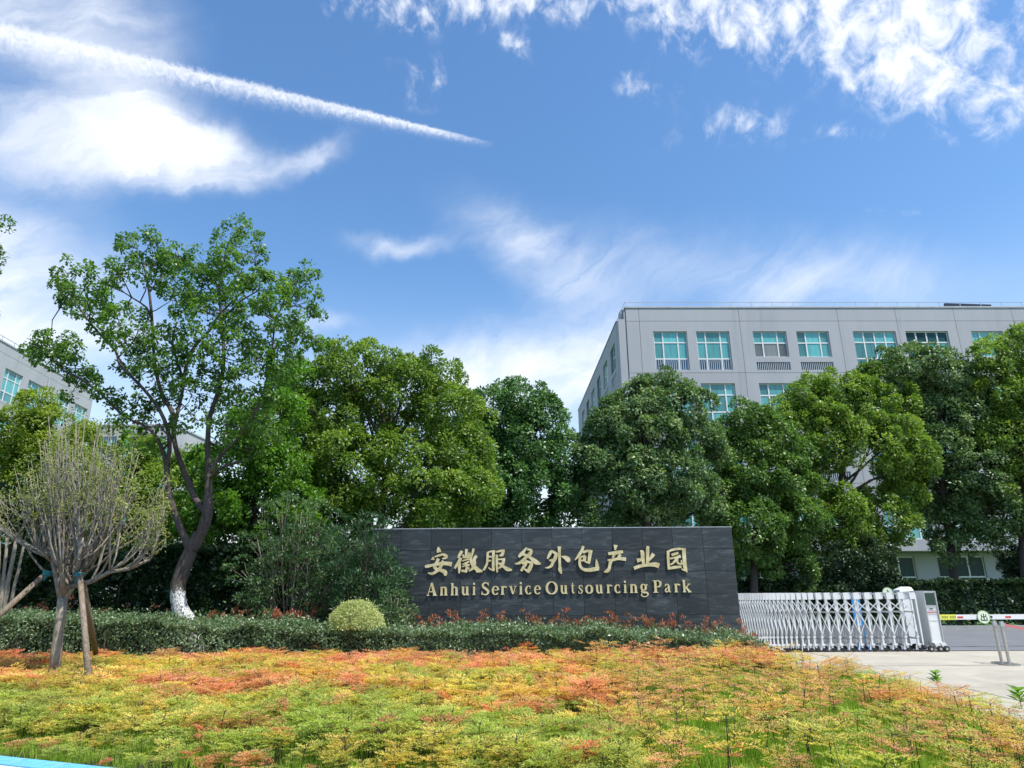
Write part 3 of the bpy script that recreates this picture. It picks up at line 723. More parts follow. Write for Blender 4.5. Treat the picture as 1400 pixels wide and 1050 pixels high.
# roman capitals and small letters, bold with serifs: strokes in a cell 0..1 wide, 0 baseline, 1 x-height
def arc(cx, cz, rx, rz, a0, a1, wthick, wthin, n=9):
    o = []
    for i in range(n):
        a = R(a0 + (a1 - a0) * i / (n - 1)); o.append((cx + rx * math.cos(a), cz + rz * math.sin(a), wthin + (wthick - wthin) * abs(math.cos(a)) ** 1.2))
    return o
SER = .09
def stem(x, z0, z1, w=.27, s=.36, top=True, left_only=False):
    r_ = [[(x, z0, w), (x, z1, w)], [(x - s / 2 - .02, z0 + .04, SER), (x + s / 2 + .02, z0 + .04, SER)]]
    if top: r_.append([(x - s / 2 - .02, z1 - .05, SER), (x + (0 if left_only else s / 2), z1 - .05, SER)])
    return r_
GL = {
 'A': [[(.42, 1.44, .07), (.10, .04, .09)], [(.45, 1.44, .22), (.80, .03, .27)], [(.20, .45, .09), (.62, .45, .09)], [(0, .04, SER), (.26, .04, SER)], [(.6, .04, SER), (1, .04, SER)]],
 'n': stem(.22, 0, 1, left_only=True) + [[(.30, .82, .10), (.5, .95, .14), (.72, .84, .24), (.76, .6, .27), (.76, 0, .27)], [(.56, .04, SER), (.98, .04, SER)]],
 'h': stem(.22, 0, 1.42, left_only=True) + [[(.30, .82, .10), (.5, .95, .14), (.72, .84, .24), (.76, .6, .27), (.76, 0, .27)], [(.56, .04, SER), (.98, .04, SER)]],
 'u': [[(.24, 1, .27), (.24, .35, .27), (.36, .10, .22), (.55, .08, .12), (.68, .2, .09)], [(.76, 1, .27), (.76, 0, .27)], [(.02, .95, SER), (.24, .95, SER)], [(.55, .95, SER), (.76, .95, SER)], [(.76, .04, SER), (.98, .04, SER)]],
 'i': stem(.5, 0, 1, .5, .9, left_only=True) + [[(.5, 1.18, .5), (.5, 1.42, .46)]],
 'S': [[(.86, 1.10, .10), (.72, 1.34, .13), (.45, 1.40, .14), (.20, 1.20, .24), (.25, .92, .27), (.6, .68, .28), (.84, .42, .27), (.74, .12, .2), (.42, .03, .13), (.14, .18, .12), (.08, .4, .08)], [(.86, 1.42, .08), (.86, 1.02, .05)], [(.07, .0, .08), (.07, .45, .05)]],
 'e': [arc(.52, .5, .37, .47, 5, 320, .28, .10, 13), [(.24, .55, .09), (.84, .55, .09)]],
 'r': stem(.3, 0, 1, .33, .5, left_only=True) + [[(.42, .80, .12), (.62, .94, .16), (.82, .84, .28), (.84, .78, .2)]],
 'v': [[(.2, .97, .3), (.52, .05, .2)], [(.84, .97, .09), (.54, .05, .09)], [(0, .95, SER), (.42, .95, SER)], [(.66, .95, SER), (1, .95, SER)]],
 'c': [arc(.55, .5, .38, .46, 50, 318, .30, .10, 12), [(.76, .74, .26), (.80, .70, .2)]],
 'O': [arc(.5, .71, .39, .69, 0, 180, .27, .09, 13), arc(.5, .71, .39, .69, 180, 360, .27, .09, 13)],
 't': [[(.42, 1.3, .05), (.44, .95, .30), (.44, .3, .32), (.58, .08, .22), (.86, .14, .09)], [(.05, .92, .10), (.88, .92, .10)]],
 's': [[(.80, .78, .10), (.6, .94, .12), (.32, .88, .18), (.28, .68, .24), (.6, .46, .26), (.78, .25, .22), (.6, .05, .14), (.3, .06, .11), (.14, .3, .08)], [(.82, .98, .07), (.82, .68, .05)], [(.14, .02, .07), (.14, .34, .05)]],
 'o': [arc(.5, .5, .36, .46, 0, 180, .28, .10, 11), arc(.5, .5, .36, .46, 180, 360, .28, .10, 11)],
 'g': [arc(.42, .64, .26, .34, 0, 180, .25, .09, 9), arc(.42, .64, .26, .34, 180, 360, .25, .09, 9), [(.66, .9, .12), (.9, .93, .14)], [(.3, .32, .08), (.16, .16, .16), (.4, .06, .2), (.75, .02, .2), (.9, -.16, .16), (.7, -.40, .11), (.35, -.43, .12), (.12, -.28, .13), (.22, -.06, .08)]],
 'P': stem(.28, 0, 1.42, .28, .5, left_only=True) + [[(.35, 1.36, .10), (.62, 1.36, .11), (.84, 1.2, .24), (.86, 1.02, .27), (.78, .78, .22), (.58, .66, .10), (.38, .66, .09)]],
 'a': [[(.2, .72, .2), (.28, .88, .16), (.5, .95, .13), (.68, .82, .22), (.72, .6, .26), (.72, .2, .26), (.85, .06, .12), (.98, .1, .07)], [(.66, .58, .10), (.36, .46, .14), (.2, .24, .25), (.32, .07, .16), (.5, .1, .11), (.64, .24, .09)]],
 'k': stem(.22, 0, 1.42, .26, .34, left_only=True) + [[(.84, .95, .10), (.36, .48, .10)], [(.44, .58, .18), (.82, .02, .27)], [(.62, .95, SER), (1, .95, SER)], [(.62, .04, SER), (1.02, .04, SER)]],
}
TXT = [('A',583.6,597.5),('n',601.4,612.1),('h',616,626.8),('u',630.4,641.4),('i',645.4,650.7),('S',657.9,669.3),('e',672.1,682.5),('r',684.3,693.6),('v',696,706.4),('i',709.3,715),('c',717.5,727.1),('e',730,739.6),
 ('O',745.7,762.9),('u',765.7,776),('t',780,786.4),('s',790,797.5),('o',800,811),('u',814,824.3),('r',829,837.5),('c',839.6,849),('i',852,857.5),('n',861,871.8),('g',875,886.8),('P',892.9,905),('a',907.9,917),('r',921.4,930.7),('k',933,944.6)]
for ch, u0, u1 in TXT:
    base = 814.3 - (u0 - 590) * .0134
    a, b = wz(u0, base), wz(u1, base); w = b.x - a.x; h = 11.3 * pxm(810, WALLY); mb = MB()
    for k, st in enumerate(GL[ch]):
        ws = w if ch not in 'it' else w * 1.0
        ribbon(mb, [(x * ws, z * h, (wd * min(ws, h * 1.15)) if ch not in 'i' else wd * ws) for x, z, wd in st], k, .04)
    mb.build('letter', m_gold, sw, (a.x - wx0, 0, a.z))

# ================================================================== FOLDING GATE
m_alu = surf('aluminium_white', (.70, .71, .71), .38, .06, 4, .05, 60, metal=.25)
m_alug = surf('aluminium_grey', (.42, .43, .44), .4, .10, 4, metal=.4)
m_black = plain('black_rubber', (.012, .012, .013), .6)
m_steel = surf('stainless', (.46, .45, .43), .32, .10, 6, metal=.8)
GF, GBk = 18.32, 18.80
gt = empty('folding_gate', (at(1008, 893, GF).x, GF, 0)); tag(gt, 'white aluminium folding driveway gate with crossed bars beside the granite sign wall', 'gate')
G0 = gt.location.copy()
gx = lambda u, v=812: at(u, v, GF).x - G0.x
tops = [1001, 1004.5, 1008, 1011, 1014, 1017.2, 1020.4, 1023.6, 1027.4, 1031.0, 1034.5, 1038, 1041.6, 1046, 1050.6, 1056, 1061.7, 1067.5, 1074.3, 1081.2, 1089.2, 1097.2, 1105.2, 1115.5, 1127, 1139.5, 1153.4, 1167, 1182, 1197, 1212, 1227.7, 1243.7]
Hg = at(1150, 810.5, GF).z
caps = {}
def unit_mesh(sc):
    m = MB()
    for y in (0.0, GBk - GF):
        m.bar((0, y, .16), (0, y, Hg - .10), .042, .05)                       # upright
        m.bar((0, y, .17), (.055, y, .06), .034, .04)                         # foot
        m.bar((0, y, .36), (-.07 * sc, y, .05), .022, .03)
        m.box(-.03, .06, y - .03, y + .03, .155, .20); m.box(-.035, .035, y - .035, y + .035, .34, .39)
    for ya, yb in ((-.035, .07), (GBk - GF - .05, GBk - GF + .035)): m.box(-.03, .05 + .07 * sc, ya, yb, Hg - .165, Hg)
    m.box(-.015, .025, .071, GBk - GF - .051, Hg - .05, Hg - .01)
    m.box(-.02, .02, 0.03, GBk - GF - .03, .30, .34); m.box(-.02, .02, 0.03, GBk - GF - .03, .95, .99)
    return m
um = {}
xs_g = [gx(u) for u in tops]
bar_me = {}
for i, x in enumerate(xs_g):
    sp = (xs_g[i + 1] - x) if i + 1 < len(xs_g) else .26
    key = min(4, int(sp / .06))
    if key not in um: um[key] = unit_mesh(min(1.0, key / 4 + .05)).mesh('gate_frame'); um[key].materials.append(m_alu)
    f = link('gate_frame', um[key], None, gt); f.location = (x, 0, 0)
    if i + 1 < len(xs_g):
        k2 = round(sp, 2)
        if k2 not in bar_me:
            d_ = max(sp, .04); bar_me[k2] = []
            for z0, z1 in ((Hg - .22, .98), (.98, .42), (.98, Hg - .22), (.42, .98)):
                m = MB().bar((.015, .016 * (z1 > z0), z0), (d_ + .015, .016 * (z1 > z0), z1), .026, .014).mesh('scissor_bar'); m.materials.append(m_alu); bar_me[k2].append(m)
        for m in bar_me[k2]:
            for y in (-.042, GBk - GF + .042): o = link('scissor_bar', m, None, gt); o.location = (x, y, 0)
        m = MB().box(.02, max(.03, sp - .02), GBk - GF - .16, GBk - GF - .13, .18, .62); m.build('lower_plate', m_alug, gt, (x, 0, 0))
    if i > 16 or i % 2 == 0:
        if 'wheel' not in bar_me: bar_me['wheel'] = MB().disc((0, 0, 0), (0, 1, 0), .055, .04, 14).mesh('wheel'); bar_me['wheel'].materials.append(m_black)
        for y in (0, GBk - GF):
            o = link('wheel', bar_me['wheel'], None, gt); o.location = (x + .055, y, .055)
# motor cabinet at the right end
cu0, cu1 = gx(1261), gx(1277)
cx0, cx1 = cu0, cu1
cb = MB(); cb.box(cx0, cx1, -.03, .50, .22, Hg + .03)
cab = cb.build('motor_cabinet', m_alu, gt)
MB().box(cx0 + .035, cx1 - .03, -.038, -.031, Hg - .32, Hg - .02).build('display_window', plain('display_green_glass', (.03, .06, .05), .1), cab)
ed = MB()
for xx in (cx0 - .012, cx1 - .016): ed.box(xx, xx + .028, -.055, -.039, .24, Hg + .035)
ed.box(cx0 + .02, cx1 - .02, -.05, -.039, Hg + .0, Hg + .03); ed.box(cx0 + .02, cx1 - .02, -.05, -.039, Hg - .36, Hg - .335); ed.build('cabinet_frame', m_alug, cab)
tx = MB(); z = Hg - .43
for k in range(3): tx.box(cx0 + .10 + k * .032, cx0 + .124 + k * .032, -.0345, -.0305, z, z + .028)
tx.build('black_lettering', plain('black_print', (.03, .03, .03)), cab)
tx = MB(); z = Hg - .52
for k in range(9):
    xk = cx0 + .035 + k * .027; tx.box(xk, xk + .019, -.0345, -.0305, z, z + .008); tx.box(xk, xk + .019, -.0345, -.0305, z + .028, z + .036); tx.box(xk + .006, xk + .012, -.0345, -.0305, z + .008, z + .028); tx.box(xk, xk + .004, -.0345, -.0305, z + .008, z + .02)
tx.build('red_lettering', plain('red_print', (.55, .03, .03)), cab)
for z in (.74, .90, 1.0): MB().box(cx0 + .05, cx1 - .04, -.036, -.0305, z, z + .012).build('panel_groove', m_alug, cab)
pd = MB()
for k in range(2):
    xa = cx0 + .02 + k * .16
    for y in (-.10, .40):
        pd.v += [(xa, y, .22), (xa + .13, y, .22), (xa + .20, y, .06), (xa + .07, y, .06), (xa, y + .16, .22), (xa + .13, y + .16, .22), (xa + .20, y + .16, .06), (xa + .07, y + .16, .06)]
        b = len(pd.v) - 8
        for f in ((0, 1, 2, 3), (7, 6, 5, 4), (0, 4, 5, 1), (1, 5, 6, 2), (2, 6, 7, 3), (3, 7, 4, 0)): pd.face(*[b + i for i in f])
pd.build('wheel_housing', m_alu, gt)
wm = MB().disc((0, 0, 0), (0, 1, 0), .072, .06, 18).mesh('drive_wheel'); wm.materials.append(m_black)
hm = MB().disc((0, -.034, 0), (0, 1, 0), .032, .012, 14).mesh('hub'); hm.materials.append(m_steel)
for xk in (-.10, .135, .295):
    for y in (-.12, .58):
        o = link('drive_wheel', wm, None, gt); o.location = (cx0 + xk, y, .072); h = link('hub', hm, None, o)
gt2 = MB()
for k in range(3): gt2.bar((cx0 - .20 + k * .06, .02 + .1 * k, .16), (cx0 - .20 + k * .06, .02 + .1 * k, Hg - .05), .035)
gt2.build('end_post', m_alu, gt)

# blue board leaning behind the gate
p = at(1163, 860, 19.3); q = at(1180, 809, 19.3)
bb = MB().box(-.13, .10, -.02, .02, 0, q.z - .02).box(-.22, .22, -.16, .16, -.0, .05)
bo = bb.build('blue_board', plain('blue_plastic', (.03, .30, .75), .45), None, (at(1176, 860, 19.3).x, 19.3, -.02)); tag(bo, 'bright blue upright board seen through the bars of the folding gate', 'board')

# ================================================================== BARRIERS
m_disc = plain('pale_green_disc', (.72, .80, .60), .5); m_white = surf('white_paint', (.74, .74, .73), .4, .04, 5)
m_yel = plain('yellow_tape', (.72, .72, .10), .5); m_red = plain('red_tape', (.60, .06, .05), .5); m_ink = plain('ink', (.01, .015, .03), .6)
def round_sign(parent, c, r, strokes, name='round_sign'):
    s_ = MB().disc((0, 0, 0), (0, 1, 0), r, .018, 28).build(name, m_disc, parent, c)
    ring = MB(); n = 28
    for k in range(n):
        a, b = 2 * math.pi * k / n, 2 * math.pi * (k + 1) / n
        for ra, rb_ in ((r * .93, r * 1.0),):
            ring.quad((ra * math.cos(a), -.0125, ra * math.sin(a)), (rb_ * math.cos(a), -.0125, rb_ * math.sin(a)), (rb_ * math.cos(b), -.0125, rb_ * math.sin(b)), (ra * math.cos(b), -.0125, ra * math.sin(b)))
    ring.build('sign_rim', plain('rim_green', (.35, .48, .20), .5), s_)
    ch = MB()
    for k, st in enumerate(strokes): ribbon(ch, [(x * r, z * r, w * r) for x, z, w in st], k * .3, .013)
    ch.build('sign_character', m_ink, s_)
    return s_
CHU = [[(0, .55, .13), (0, -.45, .13)], [(-.36, .42, .12), (-.36, .02, .12)], [(-.42, .05, .12), (.42, .05, .12)], [(.36, .42, .12), (.36, .02, .12)],
       [(-.46, -.08, .12), (-.46, -.5, .12)], [(-.5, -.48, .13), (.5, -.48, .13)], [(.46, -.08, .12), (.46, -.55, .12)]]
RU = [[(-.12, .55, .16), (.05, .3, .16), (.2, -.1, .16), (.55, -.45, .12)], [(.02, .25, .14), (-.2, -.15, .16), (-.5, -.48, .1)]]
BYY = 19.6
bz = at(1343, 843.5, BYY).z; bxx = at(1284, 843, BYY).x
bar = empty('barrier_arm', (bxx, BYY, bz)); tag(bar, 'white exit barrier arm with a yellow end and round pale sign on its middle', 'barrier')
hgt = .13
mid = at(1343, 843, BYY).x - bxx
MB().box(0, 4.6, -.03, .03, -hgt / 2, hgt / 2).build('arm', m_white, bar)
ye = at(1306, 843, BYY).x - bxx
MB().box(-.02, ye, -.036, .036, -hgt / 2 - .004, hgt / 2 + .004).build('yellow_end', m_yel, bar)
tx = MB()
for k in range(9):
    if k == 4: continue
    xk = .05 + k * .045; tx.box(xk, xk + .03, -.0385, -.037, .015, .025); tx.box(xk + .01, xk + .018, -.0385, -.037, -.03, .03); tx.box(xk, xk + .03, -.0385, -.037, -.02, -.01)
tx.build('arm_lettering', m_ink, bar)
for xr_ in (ye + .04, mid + .62, mid + 1.5): MB().box(xr_, xr_ + .16, -.0335, -.0305, -.028, .022).build('red_mark', m_red, bar)
round_sign(bar, (mid, -.05, 0), .175, CHU)
MB().box(mid + .2, mid + .25, -.05, -.031, -.02, .03).build('clamp', m_black, bar)
hb = MB().box(4.5, 4.85, -.2, .2, -bz - .02, .22).box(4.46, 4.89, -.24, .24, .221, .26); hb.build('barrier_housing', m_white, bar)
# entrance sign and white machine peeping over the gate
p = at(1214, 811, 20.6)
sg = empty('sign_post', (p.x, 20.6, 0)); tag(sg, 'round pale sign on a stand showing its top above the folding gate', 'sign')
MB().tube([(0, .03, -.02), (0, .03, p.z - .15)], .03, 10).disc((0, .03, 0), (0, 0, 1), .16, .03).build('post', m_alug, sg); round_sign(sg, (0, 0, p.z), .165, RU)
p = at(1234, 803, 20.3)
cm = empty('ticket_machine', (p.x, 20.3, 0)); tag(cm, 'white roadside machine with a sloping hood half hidden behind the gate', 'machine')
MB().box(-.13, .13, -.12, .12, -.02, p.z - .09).build('body', m_white, cm)
hd = MB(); hd.v = [(-.22, -.2, p.z - .12), (.20, -.2, p.z - .10), (.20, .2, p.z - .10), (-.22, .2, p.z - .12), (-.20, -.18, p.z - .07), (.05, -.18, p.z + .02), (.17, -.14, p.z - .0), (.17, .14, p.z - .0), (.05, .18, p.z + .02), (-.20, .18, p.z - .07)]
for f in ((3, 2, 1, 0), (0, 1, 6, 5, 4), (4, 5, 8, 9), (5, 6, 7, 8), (1, 2, 7, 6), (2, 3, 9, 8, 7), (3, 0, 4, 9)): hd.face(*f)
hd.build('hood', m_white, cm)
# belt stanchions
def stanchion(u, v, utop, lab):
    p = atz(u, v, 0.0); h = .88
    st = empty('belt_stanchion', (p.x, p.y, 0)); tag(st, lab, 'stanchion', 'belt stanchions on the forecourt')
    MB().disc((0, 0, .012), (0, 0, 1), .20, .022, 28).disc((0, 0, .03), (0, 0, 1), .185, .014, 28, .06).build('base', m_steel, st)
    MB().tube([(0, 0, .037), (0, 0, h - .12)], .032, 16).build('pole', m_steel, st)
    MB().tube([(0, 0, h - .125), (0, 0, h - .11), (0, 0, h - .02), (0, 0, h)], [.034, .040, .040, .036], 16).box(-.045, .045, -.045, -.02, h - .10, h - .03).build('belt_head', m_alug, st)
    return st, p, h
s1_, p1_, h1_ = stanchion(1370, 907, 1357, 'steel belt stanchion on the forecourt, the left one with no belt pulled out')
s2_, p2_, h2_ = stanchion(1380.5, 909, 1367, 'steel belt stanchion with a faded red belt pulled out to the right')
be = at(1420, 857.5, p2_.y - .3)
bl = MB(); a, b = Vector((.04, 0, h2_ - .065)), Vector((be.x - p2_.x + 1.2, -.5, be.z - .20))
for k in range(10):
    t0, t1 = k / 10, (k + 1) / 10; f_ = lambda t: a.lerp(b, t) + Vector((0, 0, -.05 * 4 * t * (1 - t)))
    q0, q1 = f_(t0), f_(t1); w = Vector((0, 0, .03)); dd = Vector((0, .002, 0))
    bl.quad(q0 - w, q1 - w, q1 + w, q0 + w); bl.quad(q0 + w + dd, q1 + w + dd, q1 - w + dd, q0 - w + dd)
bl.build('belt', plain('faded_red_belt', (.66, .22, .22), .7), s2_)

# ================================================================== VEGETATION
def bark(name, base, lime=None, rough=.9):
    m, T = material(name)
    tc = T.n('ShaderNodeTexCoord').outputs['Object']
    n1 = T.noise(T.vm('MULTIPLY', tc, (5, 5, 1.6)), 5.0, 8, .7, .8)
    c = T.ramp(n1, [(.28, tuple(x * .45 for x in base)), (.5, base), (.75, tuple(min(1, x * 1.7) for x in base))])
    if lime:
        z = T.n('ShaderNodeSeparateXYZ', {0: tc}).outputs[2]
        spots = T.noise(T.vm('MULTIPLY', tc, (1, 1, .5)), 34, 5, .7)
        edge = T.m('ADD', z, T.m('MULTIPLY', T.m('SUBTRACT', T.noise(tc, 5, 5, .7), .5), 1.1))
        f = T.m('MULTIPLY', T.mapr(edge, lime + .05, lime - .05), T.mapr(spots, .43, .50))
        c = T.mix(f, c, (.62, .63, .62))
    p = T.n('ShaderNodeBsdfPrincipled', {'Base Color': c, 'Roughness': rough, 'Specular IOR Level': .25})
    T.put(p.inputs['Normal'], T.n('ShaderNodeBump', {'Strength': .9, 'Distance': .03, 'Height': n1}))
    T.n('ShaderNodeOutputMaterial', {'Surface': p}); return m
m_bark = bark('bark_brown', (.075, .062, .05)); m_barkg = bark('bark_grey', (.27, .24, .185)); m_barkl = bark('bark_limed', (.092, .077, .065), 1.66); m_barkl2 = bark('bark_limed_low', (.07, .06, .05), .9)
m_stem = plain('dark_stem', (.035, .022, .018), .8)
GREEN = lambda d, m_, l: [(.05, d), (.5, m_), (.95, l)]
LM = {
 'camphor': leafmat('leaf_camphor', GREEN((0.033, 0.083, 0.016), (0.083, 0.175, 0.030), (0.241, 0.359, 0.083))),
 'camphor_yellow': leafmat('leaf_camphor_yellow', GREEN((0.053, 0.113, 0.016), (0.136, 0.234, 0.030), (0.333, 0.439, 0.083)), trans=.4),
 'camphor_dark': leafmat('leaf_camphor_dark', GREEN((0.031, 0.090, 0.026), (0.077, 0.180, 0.044), (0.192, 0.337, 0.090)), trans=.25),
 'camphor_grey': leafmat('leaf_camphor_grey', GREEN((0.033, 0.081, 0.026), (0.092, 0.175, 0.056), (0.316, 0.416, 0.167)), trans=.3, rough=.46),
 'tallow': leafmat('leaf_tallow', GREEN((0.036, 0.094, 0.014), (0.086, 0.186, 0.022), (0.173, 0.301, 0.043)), trans=.45),
 'lime': leafmat('leaf_lime', GREEN((0.081, 0.149, 0.016), (0.196, 0.287, 0.034), (0.391, 0.460, 0.092)), trans=.45),
 'maple': leafmat('leaf_maple', GREEN((0.046, 0.119, 0.015), (0.106, 0.238, 0.026), (0.211, 0.370, 0.053)), trans=.5),
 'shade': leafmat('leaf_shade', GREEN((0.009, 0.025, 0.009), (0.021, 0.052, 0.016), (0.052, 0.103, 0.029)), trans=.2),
 'shrub': leafmat('leaf_shrub', GREEN((0.025, 0.063, 0.025), (0.063, 0.133, 0.049), (0.224, 0.308, 0.140)), trans=.3),
 'hedge': leafmat('leaf_hedge', GREEN((0.044, 0.076, 0.034), (0.136, 0.214, 0.097), (0.350, 0.418, 0.263)), trans=.22, rough=.36),
 'box': leafmat('leaf_variegated', GREEN((.16, .22, .07), (.44, .48, .20), (.74, .74, .42)), trans=.35),
 'red': leafmat('leaf_red', [(.05, (.08, .11, .04)), (.35, (.24, .13, .06)), (.6, (.48, .15, .10)), (.95, (.58, .32, .18))], trans=.4),
 'yew': leafmat('leaf_yew', GREEN((0.013, 0.046, 0.016), (0.029, 0.085, 0.026), (0.091, 0.182, 0.065)), trans=.2),
 'sparse': leafmat('leaf_sparse', GREEN((.14, .18, .05), (.26, .30, .10), (.42, .42, .20)), trans=.45),
}
def puffs_from_blobs(blobs, pr, dens=1.0, under=.5):
    """blobs (centre, radii) -> leafy tufts scattered over their outsides: centre, outward dir, radius"""
    C, O, Rr = [], [], []
    cs = np.array([b[0] for b in blobs]); rs = np.array([b[1] for b in blobs])
    for bi, (c, r) in enumerate(blobs):
        c = np.array(c); r = np.array(r); rm = r.mean(); n = max(8, int(dens * 4 * rm * rm / (pr * pr) * 1.55)); r = r * 1.13
        dd = rdir(n); keep = (dd[:, 2] > -.35) | (rng.random(n) < under); dd = dd[keep]
        P = c + dd * r * rng.uniform(.30, 1.0, (len(dd), 1)) ** .45
        ok = np.ones(len(P), bool)
        for j in range(len(blobs)):
            if j == bi: continue
            q_ = (P - cs[j]) / rs[j]; ok &= (q_ * q_).sum(1) > .30
        P = P[ok]; dd = dd[ok]
        C.append(P); O.append(unit(dd / r)); Rr.append(pr * rng.uniform(.65, 1.3, len(P)))
    return np.concatenate(C), np.concatenate(O), np.concatenate(Rr)
def puff_leaves(C, O, Rr, per, L, Wd, lift=.45, droop=.15, flat=1.0):
    n = len(C); idx = np.repeat(np.arange(n), per); N_ = len(idx)
    dd = unit(rdir(N_) + O[idx] * .55 + np.array([0, 0, .25]))
    rr = Rr[idx] * rng.uniform(.35, 1.0, N_) ** .6
    P = C[idx] + dd * rr[:, None] * np.array([1, 1, flat])
    D = unit(dd * .7 + rdir(N_) * .75 + np.array([0, 0, -droop]))
    Nn = unit(dd * .95 + O[idx] * .25 + np.array([0, 0, lift]) + rdir(N_) * .5)
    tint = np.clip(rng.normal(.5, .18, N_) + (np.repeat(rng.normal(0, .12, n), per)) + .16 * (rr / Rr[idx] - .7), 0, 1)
    Ls = L * rng.uniform(.65, 1.2, N_); return P, D, Nn, Ls, Ls * Wd, tint
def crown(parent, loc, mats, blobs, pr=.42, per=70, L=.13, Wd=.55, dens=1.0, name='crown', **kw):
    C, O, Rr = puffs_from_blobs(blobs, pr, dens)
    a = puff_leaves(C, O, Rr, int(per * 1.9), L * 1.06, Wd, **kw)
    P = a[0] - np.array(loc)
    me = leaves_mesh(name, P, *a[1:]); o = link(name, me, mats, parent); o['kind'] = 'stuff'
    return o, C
def limb(mb, a, b, r0, r1, wob=.08, n=5, sides=7, sag=0.0):
    a, b = Vector(a), Vector(b); L = (b - a).length; pts = []
    off = Vector((rnd.uniform(-1, 1), rnd.uniform(-1, 1), rnd.uniform(-.4, .6))) * wob * L
    for i in range(n + 1):
        t = i / n; pts.append(a.lerp(b, t) + off * math.sin(t * math.pi) * (1 + .5 * math.sin(t * 7 + off.x * 9)) + Vector((0, 0, sag * t * t)))
    mb.tube(pts, [r0 + (r1 - r0) * (i / n) for i in range(n + 1)], sides); return pts
def tree(name, label, base, blobs, leaf, trunk_r=.16, fork=.3, bm=None, per=70, pr=.42, L=.13, dens=1.0, group='trees behind the sign wall', lime=False, cat='tree', twigs=True, **kw):
    """base: ground point; blobs in world coordinates"""
    base = Vector(base); root = empty(name, base); tag(root, label, cat, group)
    zs = [b[0][2] for b in blobs]; zlo, zhi = min(zs), max(zs)
    cx = sum(b[0][0] for b in blobs) / len(blobs); cy = sum(b[0][1] for b in blobs) / len(blobs)
    fz = base.z + (zhi - base.z) * fork; fork_p = Vector((base.x + (cx - base.x) * .35, base.y + (cy - base.y) * .35, fz))
    tr = MB(); o_ = base
    tr.tube([Vector((0, 0, -.1)), Vector((0, 0, .15)), (fork_p - base) * .5 + Vector((.04, 0, 0)), fork_p - base], [trunk_r * 1.45, trunk_r * 1.1, trunk_r, trunk_r * .85], 10)
    ends = []
    lead = [b for b in sorted(blobs, key=lambda b: -b[0][2])][: max(3, len(blobs) // 3)]
    for b in blobs:
        c = Vector(b[0]) - base
        st = (fork_p - base).lerp(Vector((cx, cy, zhi)) - base, max(0, min(.75, (c.z - (fork_p - base).z) / max(.5, zhi - fz) * .55)))
        limb(tr, st, c, trunk_r * .55 if b in lead else trunk_r * .36, trunk_r * .12, .07, 6, 6)
        for k in range(3 if twigs else 0):
            e = c + Vector([rnd.uniform(-.7, .7) * b[1][0], rnd.uniform(-.7, .7) * b[1][1], rnd.uniform(-.1, .8) * b[1][2]])
            limb(tr, c.lerp(st, .35), e, trunk_r * .14, .008, .1, 4, 4)
    mid_ = Vector((cx, cy, zlo + (zhi - zlo) * .7)) - base
    limb(tr, fork_p - base, mid_, trunk_r * .8, trunk_r * .3, .05, 6, 8)
    tr.build('trunk', bm or m_bark, root, smooth=True)
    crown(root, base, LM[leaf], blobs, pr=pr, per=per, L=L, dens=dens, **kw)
    return root
def bl(u, v, ru, Y, rv=None, dy=0.0, ry=None):
    """crown lobe seen at photo point (u, v) with radii in photo pixels, standing at depth Y"""
    Y = Y + dy; v = v + .20 * ru; p = at(u, v, Y); s = pxm(v, Y)
    return (tuple(p), (ru * s, (ry or (ru * s * .9)), (rv or ru) * s))
def gp(u, Y): p = at(u, 800, Y); return (p.x, Y, -.05)

# ---- camphor trees behind the wall, left to right
tree('camphor_tree', 'large bushy bright green camphor tree behind the left half of the sign wall', gp(505, 22.5),
     [bl(470, 505, 40, 22.5), bl(512, 500, 34, 22.5, dy=.6), bl(556, 518, 40, 22.5), bl(594, 510, 34, 22.5, dy=.4), bl(620, 560, 42, 22.5), bl(450, 560, 44, 22.5), bl(500, 560, 36, 22.5, dy=1.2), bl(430, 620, 44, 22.5), bl(560, 575, 36, 22.5, dy=1.3),
      bl(474, 630, 46, 22.5, dy=-.8), bl(632, 618, 38, 22.5), bl(640, 668, 34, 22.5, dy=-.4), bl(585, 655, 50, 22.5, dy=-.6), bl(527, 690, 46, 22.5, dy=.9), bl(610, 700, 40, 22.5), bl(455, 690, 42, 22.5, dy=.5), bl(540, 620, 36, 22.5, dy=-.5), bl(404, 560, 24, 22.5, dy=1.0)],
     'camphor_yellow', .17, .3, per=78, pr=.36, L=.12)
tree('camphor_tree', 'dark rounded camphor tree behind the middle of the sign wall', gp(690, 25.5),
     [bl(676, 556, 30, 25.5), bl(712, 548, 32, 25.5), bl(742, 566, 28, 25.5), bl(668, 604, 34, 25.5, dy=.5), bl(720, 604, 42, 25.5), bl(764, 622, 32, 25.5), bl(690, 660, 44, 25.5, dy=-.4), bl(744, 672, 44, 25.5), bl(700, 716, 40, 25.5, dy=.6), bl(776, 700, 24, 25.5, dy=1), bl(650, 640, 24, 25.5, dy=1), bl(640, 580, 26, 25.5, dy=1.2), bl(784, 660, 26, 25.5, dy=1), bl(690, 580, 30, 25.5, dy=.8), bl(650, 705, 36, 25.5, dy=1.4), bl(600, 690, 40, 25.5, dy=1.6)],
     'camphor_dark', .18, .3, per=80, pr=.36, L=.13)
